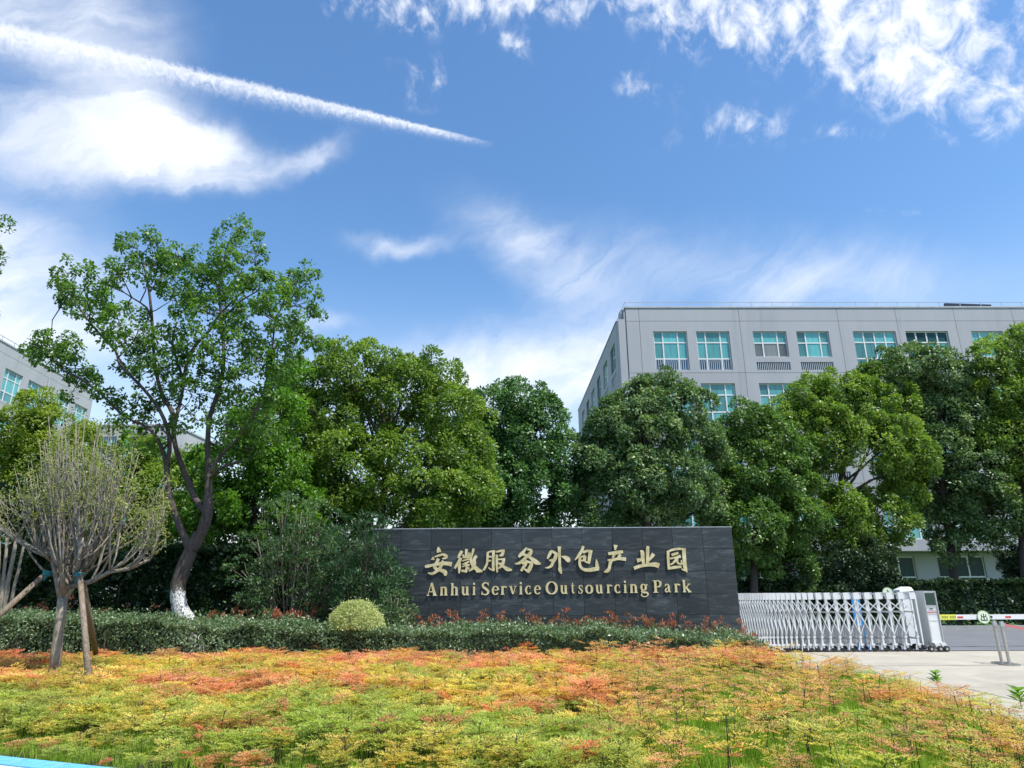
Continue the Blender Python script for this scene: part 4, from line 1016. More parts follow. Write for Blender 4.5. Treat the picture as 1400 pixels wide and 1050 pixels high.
tree('camphor_tree', 'broad silvery green camphor tree in front of the corner of the office block', gp(893, 25.0),
     [bl(905, 540, 32, 25), bl(872, 552, 32, 25), bl(938, 556, 30, 25), bl(836, 582, 32, 25), bl(890, 598, 42, 25, dy=-.5), bl(952, 604, 34, 25), bl(822, 628, 34, 25), bl(868, 650, 40, 25, dy=-.6), bl(928, 652, 42, 25, dy=-.2), bl(826, 684, 36, 25, dy=.2), bl(888, 702, 36, 25, dy=.4), bl(958, 688, 30, 25, dy=.8), bl(846, 724, 30, 25, dy=.4)],
     'camphor_grey', .2, .28, per=85, pr=.34, L=.13)
tree('camphor_tree', 'mid green camphor tree directly right of the sign wall with low hanging boughs', gp(1022, 26.5),
     [bl(1020, 572, 27, 26.5), bl(1052, 592, 30, 26.5), bl(996, 614, 28, 26.5), bl(1030, 640, 38, 26.5), bl(1076, 652, 34, 26.5), bl(992, 672, 30, 26.5), bl(1024, 712, 40, 26.5, dy=-.5), bl(1086, 706, 34, 26.5), bl(986, 712, 24, 26.5, dy=.6), bl(1064, 752, 30, 26.5, dy=.3), bl(1014, 766, 26, 26.5, dy=.8), bl(1070, 600, 22, 26.5, dy=.6), bl(1100, 625, 24, 26.5, dy=.8), bl(1045, 680, 34, 26.5, dy=.8), bl(1090, 776, 24, 26.5, dy=.5)],
     'camphor', .15, .33, per=80, pr=.34, L=.13)
tree('camphor_tree', 'wide spreading yellow green camphor tree behind the middle of the folding gate', gp(1160, 28.5),
     [bl(1108, 544, 28, 28.5), bl(1146, 534, 32, 28.5), bl(1186, 552, 32, 28.5), bl(1090, 586, 32, 28.5), bl(1134, 590, 38, 28.5, dy=-.6), bl(1190, 602, 36, 28.5, dy=-.5), bl(1226, 588, 30, 28.5), bl(1252, 618, 26, 28.5, dy=-.6), bl(1098, 638, 30, 28.5), bl(1150, 700, 34, 28.5, dy=-.8), bl(1208, 700, 34, 28.5), bl(1110, 720, 32, 28.5, dy=.4), bl(1236, 668, 28, 28.5, dy=.5), bl(1176, 740, 26, 28.5), bl(1220, 545, 24, 28.5, dy=.8), bl(1080, 560, 22, 28.5, dy=.7), bl(1225, 640, 28, 28.5, dy=.9), bl(1120, 680, 22, 28.5, dy=.8), bl(1200, 520, 20, 28.5, dy=.8)],
     'camphor_yellow', .17, .34, per=82, pr=.36, L=.135, dens=1.05)
tree('camphor_tree', 'tall dark blue green camphor tree on the right behind the end of the gate', gp(1299, 29.5),
     [bl(1214, 504, 28, 29.5), bl(1258, 496, 32, 29.5), bl(1294, 512, 30, 29.5), bl(1248, 548, 34, 29.5, dy=.6), bl(1302, 562, 36, 29.5), bl(1340, 578, 30, 29.5), bl(1286, 612, 36, 29.5), bl(1338, 640, 38, 29.5, dy=-.6), bl(1290, 664, 34, 29.5), bl(1356, 690, 36, 29.5, dy=-.8), bl(1312, 700, 28, 29.5), bl(1268, 700, 24, 29.5, dy=.8), bl(1294, 744, 22, 29.5), bl(1260, 640, 32, 29.5, dy=1), bl(1230, 590, 26, 29.5, dy=1.2), bl(1352, 610, 30, 29.5, dy=1), bl(1326, 540, 24, 29.5, dy=1), bl(1340, 720, 22, 29.5)],
     'camphor_grey', .19, .30, bm=m_barkl2, per=82, pr=.36, L=.135)
tree('camphor_tree', 'olive green camphor tree cut off by the right edge of the photo', gp(1392, 28.5),
     [bl(1360, 492, 26, 28.5), bl(1398, 476, 34, 28.5), bl(1372, 536, 32, 28.5), bl(1408, 545, 34, 28.5), bl(1374, 590, 34, 28.5), bl(1412, 620, 42, 28.5), bl(1390, 672, 36, 28.5), bl(1440, 560, 46, 28.5), bl(1430, 700, 36, 28.5)],
     'camphor_yellow', .17, .3, per=80, pr=.36, L=.135)
# ---- left side
tree('lime_green_tree', 'light yellow green bushy tree in front of the left office block', gp(52, 20.5),
     [bl(46, 556, 24, 20.5), bl(20, 590, 32, 20.5), bl(64, 592, 30, 20.5), bl(-10, 630, 40, 20.5), bl(40, 640, 42, 20.5), bl(96, 640, 30, 20.5), bl(10, 690, 42, 20.5), bl(70, 700, 40, 20.5, dy=.5), bl(112, 600, 20, 20.5, dy=.7)],
     'lime', .13, .3, per=70, pr=.3, L=.11, group='trees and shrubs on the left')
tree('green_tree', 'mid green tree standing behind the tall tree, left of its trunk', gp(165, 22.5),
     [bl(160, 640, 34, 22.5), bl(206, 664, 32, 22.5), bl(130, 680, 36, 22.5), bl(176, 706, 38, 22.5), bl(226, 722, 34, 22.5), bl(120, 740, 40, 22.5), bl(100, 600, 20, 22.5, dy=1), bl(186, 612, 18, 22.5), bl(204, 626, 24, 22.5, dy=.8), bl(240, 660, 30, 22.5, dy=.8), bl(268, 640, 24, 22.5, dy=1), bl(286, 690, 28, 22.5, dy=1), bl(250, 700, 30, 22.5, dy=.6)],
     'camphor_yellow', .14, .3, per=70, pr=.33, L=.12, group='trees and shrubs on the left')
tree('maple_tree', 'fresh green maple tree between the tall tree and the big camphor', gp(352, 20.5),
     [bl(384, 560, 28, 20.5), bl(404, 520, 24, 20.5, dy=1.4), bl(362, 604, 32, 20.5), bl(320, 640, 34, 20.5), bl(378, 640, 34, 20.5), bl(300, 690, 36, 20.5), bl(350, 690, 38, 20.5), bl(404, 690, 30, 20.5), bl(330, 590, 20, 20.5), bl(280, 640, 24, 20.5, dy=.5), bl(318, 735, 36, 20.5, dy=.6), bl(290, 735, 28, 20.5, dy=.7), bl(270, 700, 26, 20.5, dy=.8), bl(360, 770, 34, 20.5, dy=.8), bl(340, 560, 18, 20.5, dy=.8), bl(420, 740, 30, 20.5, dy=1.2), bl(300, 780, 28, 20.5, dy=.9)],
     'maple', .12, .3, per=66, pr=.31, L=.12, group='trees and shrubs on the left')
tree('camphor_tree', 'dark camphor filling the space low between maple and large bright camphor', gp(425, 24.5),
     [bl(420, 640, 36, 24.5), bl(452, 700, 40, 24.5), bl(400, 720, 40, 24.5), bl(410, 590, 26, 24.5), bl(480, 740, 40, 24.5), bl(390, 530, 22, 24.5), bl(396, 500, 16, 24.5)],
     'camphor_dark', .14, .3, per=72, pr=.36, L=.13)
# a neighbouring tree whose one bough tips into the left edge
tree('tallow_tree', 'tip of a leafy bough poking in at the left edge against the sky', gp(-190, 16), [bl(-9, 308, 13, 16), bl(-60, 340, 40, 16), bl(-110, 400, 70, 16), bl(-200, 330, 80, 16), bl(-250, 440, 80, 16), bl(-130, 500, 60, 16)],
     'tallow', .15, .35, per=60, pr=.25, L=.09, group='trees and shrubs on the left')

# ---- the tall open tree with the lime-washed foot
TY = 16.6
tb = at(262, 872, TY); tb.z = -.02
tt_ = empty('tallow_tree', tb); tag(tt_, 'tall open tree with lime-washed foot and forked dark trunk on the left', 'tree')
def PT(u, v, dy=0.0): return at(u, v, TY + dy) - tb
TM = MB()
def path(pts, n=3): 
    """smooth a traced limb: (u, v, dy, width_px)"""
    out, rad = [], []
    for i in range(len(pts) - 1):
        for k in range(n):
            t = k / n; p = [pts[max(0, i - 1)], pts[i], pts[i + 1], pts[min(len(pts) - 1, i + 2)]]
            q_ = [.5 * (2 * b + (c - a) * t + (2 * a - 5 * b + 4 * c - d_) * t * t + (3 * b - a - 3 * c + d_) * t ** 3) for a, b, c, d_ in zip(*p)]
            out.append(PT(*q_[:3])); rad.append(max(.005, q_[3] * (.5 if q_[3] > 13 else .40) * pxm(q_[1], TY)))
    q_ = pts[-1]; out.append(PT(*q_[:3])); rad.append(max(.006, q_[3] * .5 * pxm(q_[1], TY)))
    return out, rad
LIMBS = [
 [(268, 905, 0, 30), (258, 858, 0, 26), (246, 832, 0, 21), (243, 805, 0, 20), (250, 780, 0, 20), (262, 750, 0, 18), (272, 728, 0, 14)],
 [(262, 752, 0, 17), (272, 735, 0, 15), (283, 705, 0, 15), (285, 655, .1, 11), (284, 610, .2, 9), (287, 570, .2, 8), (300, 530, .2, 7), (306, 490, .2, 6), (303, 440, .1, 5), (300, 390, 0, 4), (310, 340, 0, 3)],
 [(262, 752, 0, 15), (250, 730, -.1, 12), (240, 705, -.1, 11), (230, 670, -.2, 10), (228, 640, -.2, 9), (222, 615, -.2, 7), (208, 590, -.3, 5), (185, 575, -.3, 4)],
 [(284, 703, 0, 12), (268, 684, .1, 11), (258, 660, .2, 10), (246, 630, .2, 9), (238, 600, .2, 8), (236, 565, .2, 8), (222, 540, .2, 7), (212, 500, .1, 5), (208, 440, 0, 5), (204, 400, 0, 4), (196, 360, 0, 3)],
 [(237, 590, .2, 6), (246, 550, .4, 6), (250, 520, .5, 5), (236, 470, .5, 4), (242, 440, .5, 3)],
 [(248, 530, .4, 6), (262, 480, .5, 6), (288, 450, .6, 5), (300, 430, .6, 4), (330, 400, .6, 3), (352, 370, .6, 2)],
 [(228, 640, -.2, 7), (232, 600, -.3, 7), (218, 560, -.4, 6), (190, 525, -.5, 5), (165, 500, -.5, 5), (158, 480, -.5, 4), (135, 455, -.6, 4), (115, 430, -.6, 3), (95, 400, -.6, 2)],
 [(190, 580, -.3, 4), (165, 565, -.5, 4), (140, 540, -.6, 4), (110, 518, -.7, 4), (85, 505, -.7, 3), (60, 480, -.8, 2)],
 [(285, 650, .1, 7), (300, 625, .1, 6), (325, 600, 0, 5), (345, 570, 0, 4), (362, 530, 0, 4), (372, 480, 0, 3), (376, 440, 0, 3), (386, 420, 0, 2)],
 [(286, 655, .1, 6), (302, 640, -.2, 5), (325, 632, -.3, 5), (345, 628, -.3, 4)],
 [(330, 595, 0, 4), (352, 560, .3, 4), (358, 545, .4, 3), (372, 530, .4, 2)],
 [(208, 440, 0, 4), (200, 420, -.2, 3), (170, 400, -.3, 2), (150, 380, -.3, 2)],
 [(303, 440, .1, 4), (325, 415, -.1, 3), (352, 398, -.2, 2)], [(204, 400, 0, 3), (225, 370, .2, 2), (232, 340, .2, 2)],
 [(222, 615, -.2, 4), (232, 600, -.5, 3), (215, 580, -.6, 3)], [(376, 440, 0, 2), (400, 450, 0, 2), (425, 462, 0, 1.5)], [(160, 490, -.5, 3), (180, 470, -.6, 2), (190, 450, -.6, 2)]]
nodes = []
for l in LIMBS:
    o_, r_ = path(l); TM.tube(o_, r_, 10 if l[0][3] > 12 else 7); nodes += o_[1:]
CL = [(330, 318, 16), (318, 336, 22), (340, 345, 18), (355, 330, 10), (300, 345, 14), (188, 340, 18), (205, 332, 18), (225, 345, 20), (245, 350, 15), (180, 360, 20), (205, 365, 20), (165, 375, 16), (240, 375, 22), (262, 372, 16), (280, 365, 20), (300, 372, 24), (322, 370, 22), (340, 380, 20), (355, 392, 20),
 (105, 375, 17), (90, 392, 19), (115, 395, 20), (130, 410, 20), (100, 415, 14), (128, 430, 20), (150, 425, 20), (165, 445, 20), (180, 435, 16), (140, 385, 12), (148, 455, 15), (185, 462, 18), (165, 470, 12), (250, 400, 26), (275, 395, 22), (235, 410, 18), (300, 405, 24), (325, 410, 20), (345, 418, 18), (262, 425, 20), (290, 430, 22), (320, 438, 20),
 (375, 395, 14), (390, 400, 14), (405, 385, 10), (415, 372, 8), (425, 380, 10), (410, 410, 12), (425, 412, 14), (380, 415, 14), (400, 430, 14), (433, 425, 8), (365, 410, 14), (415, 455, 14), (430, 465, 12), (440, 470, 8), (395, 460, 14), (380, 445, 12), (402, 472, 10), (345, 450, 20), (330, 470, 20), (360, 470, 16), (310, 470, 20), (290, 460, 16), (350, 490, 16), (325, 495, 18),
 (50, 470, 12), (68, 468, 14), (85, 470, 14), (62, 485, 14), (80, 488, 14), (98, 485, 13), (104, 500, 12), (45, 480, 8), (120, 505, 11), (125, 520, 10), (95, 520, 8), (100, 535, 9), (135, 530, 9), (150, 540, 9),
 (225, 460, 20), (245, 450, 20), (210, 480, 16), (190, 490, 14), (235, 480, 16), (270, 470, 16), (205, 510, 16), (225, 520, 16), (240, 505, 14), (275, 510, 18), (300, 515, 20), (320, 530, 18), (340, 520, 16), (290, 545, 18), (262, 540, 16), (225, 548, 14), (205, 545, 12),
 (325, 555, 18), (345, 560, 18), (365, 570, 18), (310, 580, 14), (340, 585, 16), (375, 590, 16), (180, 555, 10), (165, 580, 12), (185, 600, 12), (200, 580, 12), (150, 560, 8), (270, 575, 12), (250, 580, 10), (300, 605, 12), (335, 612, 12), (215, 610, 8), (182, 520, 10), (172, 505, 10), (370, 545, 12), (398, 490, 10), (385, 505, 12), (372, 500, 12)]
C_, O_, R_ = [], [], []
for (u, v, r_) in CL:
    dy = rnd.uniform(-1.6, 1.6); c = PT(u, v, dy); s = pxm(v, TY)
    k = max(3, int(r_ / 2.3))
    near = min(nodes, key=lambda q_: (q_ - c).length); limb(TM, near, c, .018, .008, .12, 4, 5)
    for _ in range(k):
        a = Vector(rdir(1)[0]); cc_ = c + Vector((a.x * r_ * s * 1.0, a.y * r_ * s * 1.4, a.z * r_ * s * .9))
        limb(TM, c, cc_, .008, .004, .1, 2, 4)
        C_.append(cc_); O_.append(a); R_.append(rnd.uniform(.11, .25))
TM.build('trunk', m_barkl, tt_, smooth=True)
a = puff_leaves(np.array(C_), np.array(O_), np.array(R_), 50, .088, .8, lift=.3, droop=.6)
o = link('crown', leaves_mesh('crown', *a), LM['tallow'], tt_); o['kind'] = 'stuff'

# ---- pruned bare tree with props, far left
PY = 12.6
pb = at(78, 905, PY); pb.z = ground_z(pb.x, PY) - .05
pt_ = empty('pruned_tree', pb); tag(pt_, 'nearly bare grey tree with a fan of pruned twigs and wooden props', 'tree')
PM = MB(); tips = []
Q = lambda u, v, dy=0.0: at(u, v, PY + dy) - pb
s_ = pxm(800, PY)
def tube_px(pts, mb=PM, base=None, sides=7):
    P_ = [Q(*p[:3]) for p in pts]; mb.tube(P_, [max(.003, p[3] * .5 * s_) for p in pts], sides); return P_
tube_px([(74, 925, 0, 15), (77, 890, 0, 13), (82, 850, 0, 12), (86, 818, 0, 13)], sides=12)
mains = [[(84, 820, 0, 9), (78, 790, -.05, 8), (72, 765, -.1, 7), (60, 750, -.2, 6)], [(88, 818, 0, 10), (100, 800, .1, 9), (112, 785, .1, 8), (122, 765, .1, 7)], [(86, 815, 0, 8), (92, 790, .2, 7), (95, 760, .3, 6), (96, 735, .3, 5)],
         [(98, 802, 0, 7), (125, 795, -.2, 6), (150, 782, -.3, 5), (175, 778, -.35, 4), (205, 765, -.4, 3)], [(76, 780, -.1, 6), (72, 750, .2, 6), (70, 725, .3, 5)], [(110, 787, .1, 6), (128, 760, .3, 5), (140, 735, .4, 4)], [(72, 768, -.1, 5), (50, 750, -.4, 4), (20, 738, -.5, 3), (-14, 712, -.6, 2)],
         [(100, 800, .1, 7), (108, 765, -.3, 6), (112, 735, -.4, 5)], [(88, 815, .0, 7), (84, 780, -.3, 6), (84, 745, -.4, 5)]]
starts = []
for l in mains:
    P_ = tube_px(l)
    for (u, v, dy, w) in l[1:]: starts.append((u, v, dy, w))
for k in range(120):
    u, v, dy, w = rnd.choice(starts); w = min(w * .6, 3.4); tgt = 92 + (u - 92) * 1.9 + rnd.gauss(0, 46); tgt = max(-22, min(226, tgt))
    far = abs(tgt - 100) / 150; tv = 560 + far * far * 130 + rnd.uniform(0, 90); pts = []
    n = 6; ph = rnd.uniform(0, 6)
    for i in range(n + 1):
        t = i / n; uu = u + (tgt - u) * (t ** .75) + math.sin(t * 9 + ph) * 2.2 * t; vv = v + (tv - v) * (t ** 1.15) + math.cos(t * 8 + ph) * 1.5
        pts.append((uu, vv, dy + (rnd.uniform(-.06, .06) + (.5 if k % 2 else -.5) * t), max(.55, w * (1 - t * .85))))
    P_ = tube_px(pts, sides=5)
    for j in (2, 3, 4):
        if rnd.random() < .7:
            uu, vv, d2, ww = pts[j]; e = (uu + rnd.uniform(-16, 16), vv - rnd.uniform(14, 40), d2 + rnd.uniform(-.2, .2), .5)
            m_ = ((uu + e[0]) / 2 + rnd.uniform(-3, 3), (vv + e[1]) / 2, d2, 1.0); q_ = tube_px([(uu, vv, d2, 1.4), m_, e], sides=4); tips.append((q_[-1], (q_[-1] - q_[0]).normalized()))
    for p in P_[3:]: 
        if rnd.random() < .8: tips.append((p, (P_[-1] - P_[-2]).normalized()))
PM.build('trunk', m_barkg, pt_, smooth=True)
tc_ = np.array([t[0] for t in tips]); to = np.array([t[1] for t in tips])
a = puff_leaves(tc_, to, np.full(len(tc_), .11), 13, .055, .5, lift=.3)
o = link('sparse_leaves', leaves_mesh('sparse_leaves', *a), LM['sparse'], pt_); o['kind'] = 'stuff'
m_prop = bark('prop_wood', (.24, .19, .14)); m_tie = plain('green_tie', (.01, .16, .17), .7)
def prop(pts, tie, lab):
    P_ = [at(u, v, PY + dy) for u, v, dy in pts]; o_ = empty('tree_prop', P_[0]); tag(o_, lab, 'wooden prop', 'wooden props of the pruned tree')
    MB().tube([p - P_[0] for p in P_], [.052, .044], 12).build('pole', m_prop, o_, smooth=True)
    if tie:
        t = MB(); e = P_[-1] - P_[0]
        for k in range(5): t.tube([e + Vector((rnd.uniform(-.07, .07), -.03, rnd.uniform(-.05, .03))), e + Vector((rnd.uniform(-.1, .1), rnd.uniform(-.07, 0), rnd.uniform(-.20, -.08)))], [.03, .012], 6)
        t.disc(e + Vector((0, 0, -.03)), (0.2, 0, 1), .085, .07, 12); t.build('tie', m_tie, o_)
prop([(121, 925, -1.2), (109, 783, -.15)], True, 'upright weathered wooden prop tied to the right of the pruned tree')
prop([(-70, 903, -.9), (66, 781, -.1)], True, 'slanting wooden prop leaning in from the left edge to the pruned tree')
prop([(131, 893, 1.6), (114, 795, .2)], False, 'thin dark wooden prop behind the pruned tree, lower end in the hedge')
# multi-stemmed tree at the far left edge
MY = 16.8; mb0 = at(4, 850, MY); mb0.z = 0
ms = empty('multi_stem_tree', mb0); tag(ms, 'grey multi-stemmed tree cut off at the left edge behind the slanting prop', 'tree', 'trees and shrubs on the left')
mm = MB()
for (u0, u1, vt, w) in ((-2, 10, 735, 6), (6, 24, 728, 7), (12, 34, 740, 5), (-8, -20, 720, 6), (2, 0, 700, 4)):
    limb(mm, at(u0, 848, MY) - mb0, at(u1, vt, MY) - mb0, w * .5 * pxm(800, MY), w * .3 * pxm(800, MY), .04, 5, 8)
mm.build('trunk', m_barkg, ms, smooth=True)
crown(ms, mb0, LM['shade'], [bl(10, 705, 34, MY, dy=.3), bl(-30, 690, 36, MY), bl(40, 725, 26, MY, dy=.6)], pr=.25, per=60, L=.09)

# ---- dark thicket hedge behind, left; and hedge behind the road, right
def hedge_mesh(x0, x1, y0, y1, top, nleaf, L, Wd, name='foliage', bump=.12, lift=.5, bot=0.0, shoots=0.0, wild=.6):
    """clipped hedge: leaves over top and sides; top(x) gives its height"""
    n = nleaf; u_ = rng.random(n); X = x0 + (x1 - x0) * u_; Y = rng.uniform(y0, y1, n); H = np.array([top(x) for x in X])
    nz = np.array([mnoise.noise(Vector((x * 1.3, y * 1.3, 3.0))) * .6 + mnoise.noise(Vector((x * 4, y * 4, 7.0))) * .5 for x, y in zip(X, Y)]) * bump
    hh = H.mean(); af, at_ = hh, (y1 - y0); pf = af / (af + at_ * 1.0) * .75
    front = rng.random(n) < pf; back = (~front) & (rng.random(n) < .12)
    Z = H + nz; Nn = np.tile(np.array([0, 0, 1.0]), (n, 1))
    zf = bot + (H - bot) * rng.random(n) ** .75
    fb = np.array([mnoise.noise(Vector((x * 1.6, z * 1.6, 11.0))) for x, z in zip(X, zf)]) * bump
    Y = np.where(front, y0 + fb + .06 + np.where(zf > H - .15, .08, 0), np.where(back, y1, Y)); Z = np.where(front | back, zf, Z)
    Nn[front] = (0, -1, .35); Nn[back] = (0, 1, .35)
    P = np.stack([X, Y, Z], 1) - Nn * rng.uniform(0, .10, (n, 1))
    if shoots:
        s = (~front) & (rng.random(n) < .12); P[s, 2] += rng.random(s.sum()) * shoots
    D = unit(Nn * .5 + rdir(n) * .8); N2 = unit(Nn * lift + rdir(n) * wild + np.array([0, -.1, .3]))
    Ls = L * rng.uniform(.6, 1.3, n); tint = np.clip(rng.normal(.5, .2, n), 0, 1)
    return P, D, N2, Ls, Ls * Wd, tint
def make_hedge(name, label, x0, x1, y0, y1, top, n, mat, L=.07, Wd=.5, stems=40, cat='hedge', group=None, **kw):
    o_ = empty(name, ((x0 + x1) / 2, (y0 + y1) / 2, 0)); tag(o_, label, cat, group)
    a = hedge_mesh(x0, x1, y0, y1, top, n, L, Wd, **kw); P = a[0] - np.array(o_.location)
    q_ = link('foliage', leaves_mesh('foliage', P, *a[1:]), mat, o_); q_['kind'] = 'stuff'
    sm = MB()
    for k in range(stems):
        x = rnd.uniform(x0, x1); y = rnd.uniform(y0 + .1, y1 - .1); h = top(x) * .9
        for j in range(2): limb(sm, Vector((x, y, -.1)) - o_.location, Vector((x + rnd.uniform(-.3, .3), y + rnd.uniform(-.2, .2), h)) - o_.location, .02, .006, .05, 3, 5)
    q_ = sm.build('stems', m_bark, o_); q_['kind'] = 'stuff'
    return o_
X_ = lambda u, Y: at(u, 860, Y).x
def hz_(u, v, Y): return at(u, v, Y).z
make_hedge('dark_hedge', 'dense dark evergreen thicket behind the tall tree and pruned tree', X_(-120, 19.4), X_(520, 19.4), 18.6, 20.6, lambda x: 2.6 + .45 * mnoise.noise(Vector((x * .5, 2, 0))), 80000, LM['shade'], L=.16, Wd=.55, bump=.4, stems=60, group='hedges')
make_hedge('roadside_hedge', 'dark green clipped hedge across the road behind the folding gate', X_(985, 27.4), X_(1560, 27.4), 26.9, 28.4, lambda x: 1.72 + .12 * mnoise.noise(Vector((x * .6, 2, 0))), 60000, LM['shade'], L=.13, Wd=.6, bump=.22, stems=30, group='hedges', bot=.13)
make_hedge('back_hedge', 'dark shrubbery behind the sign wall seen right of its end', X_(560, 22.8), X_(1130, 22.8), 22.4, 23.6, lambda x: 1.9 + .35 * mnoise.noise(Vector((x * .8, 2, 5))) - (.9 if x > X_(1030, 22.8) else 0), 24000, LM['shade'], L=.12, Wd=.5, bump=.35, stems=30, group='hedges') if False else None
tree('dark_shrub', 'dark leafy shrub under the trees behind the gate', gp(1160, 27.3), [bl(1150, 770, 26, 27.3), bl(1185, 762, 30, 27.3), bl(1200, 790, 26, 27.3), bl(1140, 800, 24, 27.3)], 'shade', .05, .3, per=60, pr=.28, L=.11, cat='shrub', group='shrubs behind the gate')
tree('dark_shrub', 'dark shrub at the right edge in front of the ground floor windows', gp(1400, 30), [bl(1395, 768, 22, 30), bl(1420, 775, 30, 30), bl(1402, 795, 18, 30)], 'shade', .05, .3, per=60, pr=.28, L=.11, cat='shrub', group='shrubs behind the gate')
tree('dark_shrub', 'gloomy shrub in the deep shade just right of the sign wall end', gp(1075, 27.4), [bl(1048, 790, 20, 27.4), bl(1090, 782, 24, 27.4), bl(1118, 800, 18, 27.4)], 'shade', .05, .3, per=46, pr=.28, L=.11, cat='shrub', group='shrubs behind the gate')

# ---- shrubs near the left end of the wall
def fan_shrub(name, label, base, ends, leaf, r, per, L, Wd, bm=m_barkg, w=.02, **kw):
    o_ = empty(name, base); tag(o_, label, 'shrub', 'shrubs at the left end of the sign wall'); b_ = Vector(base); m = MB(); C, O = [], []
    for e in ends:
        e = Vector(e); mid = (e - b_) * .5 + Vector((rnd.uniform(-.1, .1), 0, .15)); pts = limb(m, (0, 0, 0), e - b_, w, .006, .08, 5, 5)
        for k in range(3, 6):
            for _ in range(3):
                q_ = pts[k] + Vector(rdir(1)[0]) * r * 1.3; limb(m, pts[k - 1], q_, .006, .003, .1, 2, 4); C.append(q_); O.append((q_ - (pts[2])).normalized())
    m.build('stems', bm, o_, smooth=True)
    a = puff_leaves(np.array(C), np.array(O), np.full(len(C), r), per, L, Wd, **kw)
    q_ = link('foliage', leaves_mesh('foliage', *a), LM[leaf], o_); q_['kind'] = 'stuff'; return o_
SY = 17.6
ends = [tuple(at(u, v, SY + rnd.uniform(-.7, .7))) for u, v in [(345, 790), (352, 760), (350, 730), (365, 705), (380, 735), (385, 700), (400, 720), (405, 760), (412, 700), (425, 730), (440, 705), (440, 750), (455, 735), (460, 770), (470, 790), (435, 790), (370, 770), (345, 810), (468, 812), (395, 690), (330, 780), (450, 815), (360, 800), (485, 760), (490, 800), (420, 770), (430, 690)]]
b = at(393, 850, SY); fan_shrub('fan_shrub', 'grey green shrub with stems fanning from its foot between tall tree and round bush', (b.x, SY, 0), ends, 'shrub', .21, 70, .085, .38, w=.018, flat=.5, lift=.8)
YY = 16.9
ends = [tuple(at(u, v, YY + rnd.uniform(-.6, .5))) for u, v in [(455, 745), (468, 722), (485, 732), (500, 716), (510, 740), (520, 762), (532, 778), (540, 792), (535, 810), (515, 812), (495, 770), (480, 790), (470, 760), (505, 795), (500, 752), (522, 795), (512, 728), (540, 782), (460, 775), (488, 760), (515, 780)]]
b = at(490, 860, YY); fan_shrub('podocarpus_shrub', 'dark narrow-leaved evergreen shrub overlapping the left end of the granite wall', (b.x, YY, 0), ends, 'yew', .23, 80, .12, .16, bm=m_bark, w=.02, lift=.2, droop=-.3)
ends = [tuple(at(u, v, 16.2 + rnd.uniform(-.3, .3))) for u, v in [(515, 828), (525, 816), (535, 812), (545, 818), (552, 830), (558, 842), (530, 830), (540, 838), (550, 848), (512, 842), (522, 845)]]
b = at(535, 875, 16.2); fan_shrub('small_shrub', 'small loose green shrub between the round bush and the wall', (b.x, 16.2, 0), ends, 'shrub', .13, 45, .06, .5, w=.01)
# round clipped variegated bush
c = at(487, 852, 15.9); rr_ = 38 * pxm(850, 15.9)
rb_ = empty('round_bush', (c.x, 15.9, 0)); tag(rb_, 'round clipped pale yellow-green bush beside the left end of the wall', 'bush')
n = 15000; dd = rdir(n); dd[:, 2] = np.abs(dd[:, 2]) * 1.0 - .1
lump = 1 + .08 * np.array([mnoise.noise(Vector(x) * 3) for x in dd])
P = dd * rr_ * lump[:, None] * (rng.uniform(.84, 1.03, (n, 1)) + .10 * (rng.random((n, 1)) < .03)) * np.array([1, 1, .92]) + np.array([0, 0, c.z - .05])
Ls = .042 * rng.uniform(.6, 1.3, n)
o = link('foliage', leaves_mesh('foliage', P, unit(dd * .6 + rdir(n) * .7), unit(dd * .8 + rdir(n) * .6), Ls, Ls * .55, np.clip(rng.normal(.52, .2, n), 0, 1)), LM['box'], rb_); o['kind'] = 'stuff'
sm = MB()
for k in range(16): limb(sm, (rnd.uniform(-.1, .1), rnd.uniform(-.1, .1), -.05), Vector(dd[k]) * rr_ * .8 + Vector((0, 0, c.z - .05)), .018, .006, .05, 3, 5)
sm.build('stems', m_bark, rb_)

# ---- the low hedge along the wall, and the red-tipped photinia behind it
top_ctrl = [(-40, 848), (0, 846), (150, 850), (300, 858), (430, 862), (520, 866), (600, 868), (750, 866), (900, 872), (1000, 880), (1045, 888)]
HX = [at(u, v, 15.7).x for u, v in top_ctrl]; HZ = [at(u, v - 5, 15.7).z for u, v in top_ctrl]
def htop(x): return float(np.interp(x, HX, HZ)) + .07 * mnoise.noise(Vector((x * .7, 1, 1)))
HX1 = at(1042, 880, 16.0).x
make_hedge('low_hedge', 'low clipped grey-green hedge running in front of the granite wall and tall tree', at(-70, 850, 15.6).x, HX1, 15.3, 17.0, htop, 100000, LM['hedge'], L=.066, Wd=.5, bump=.26, stems=120, group='hedges', shoots=.16)
ph = empty('photinia_hedge', (0, 17.15, 0)); tag(ph, 'red-tipped photinia sprigs standing up behind the low hedge', 'hedge', 'hedges')
C, O = [], []; sm = MB()
for k in range(260):
    u = rnd.uniform(-40, 1030); 
    if u < 250 and rnd.random() < .65: continue
    if 255 < u < 285: continue
    Y = rnd.uniform(16.75, 17.3); x = at(u, 850, Y).x; z = htop(x) + .05 + rnd.uniform(-.08, .14) + (.16 if rnd.random() < .16 else 0) + (.05 if 300 < u < 480 or u > 850 else 0)
    if abs(u - 487) < 40: continue
    sm.tube([(x, Y - 17.15, 0), (x + .03, Y - 17.15, z * .6), (x, Y - 17.15, z)], [.008, .006, .003], 4)
    for j in range(rnd.choice((1, 2, 3))):
        C.append((x + rnd.uniform(-.1, .1), Y - 17.15 + rnd.uniform(-.06, .06), z - j * .09)); O.append((0, 0, 1))
q_ = sm.build('stems', m_stem, ph); q_['kind'] = 'stuff'
a = puff_leaves(np.array(C), np.array(O, float), np.full(len(C), .075), 16, .075, .32, lift=.1, droop=-.9)
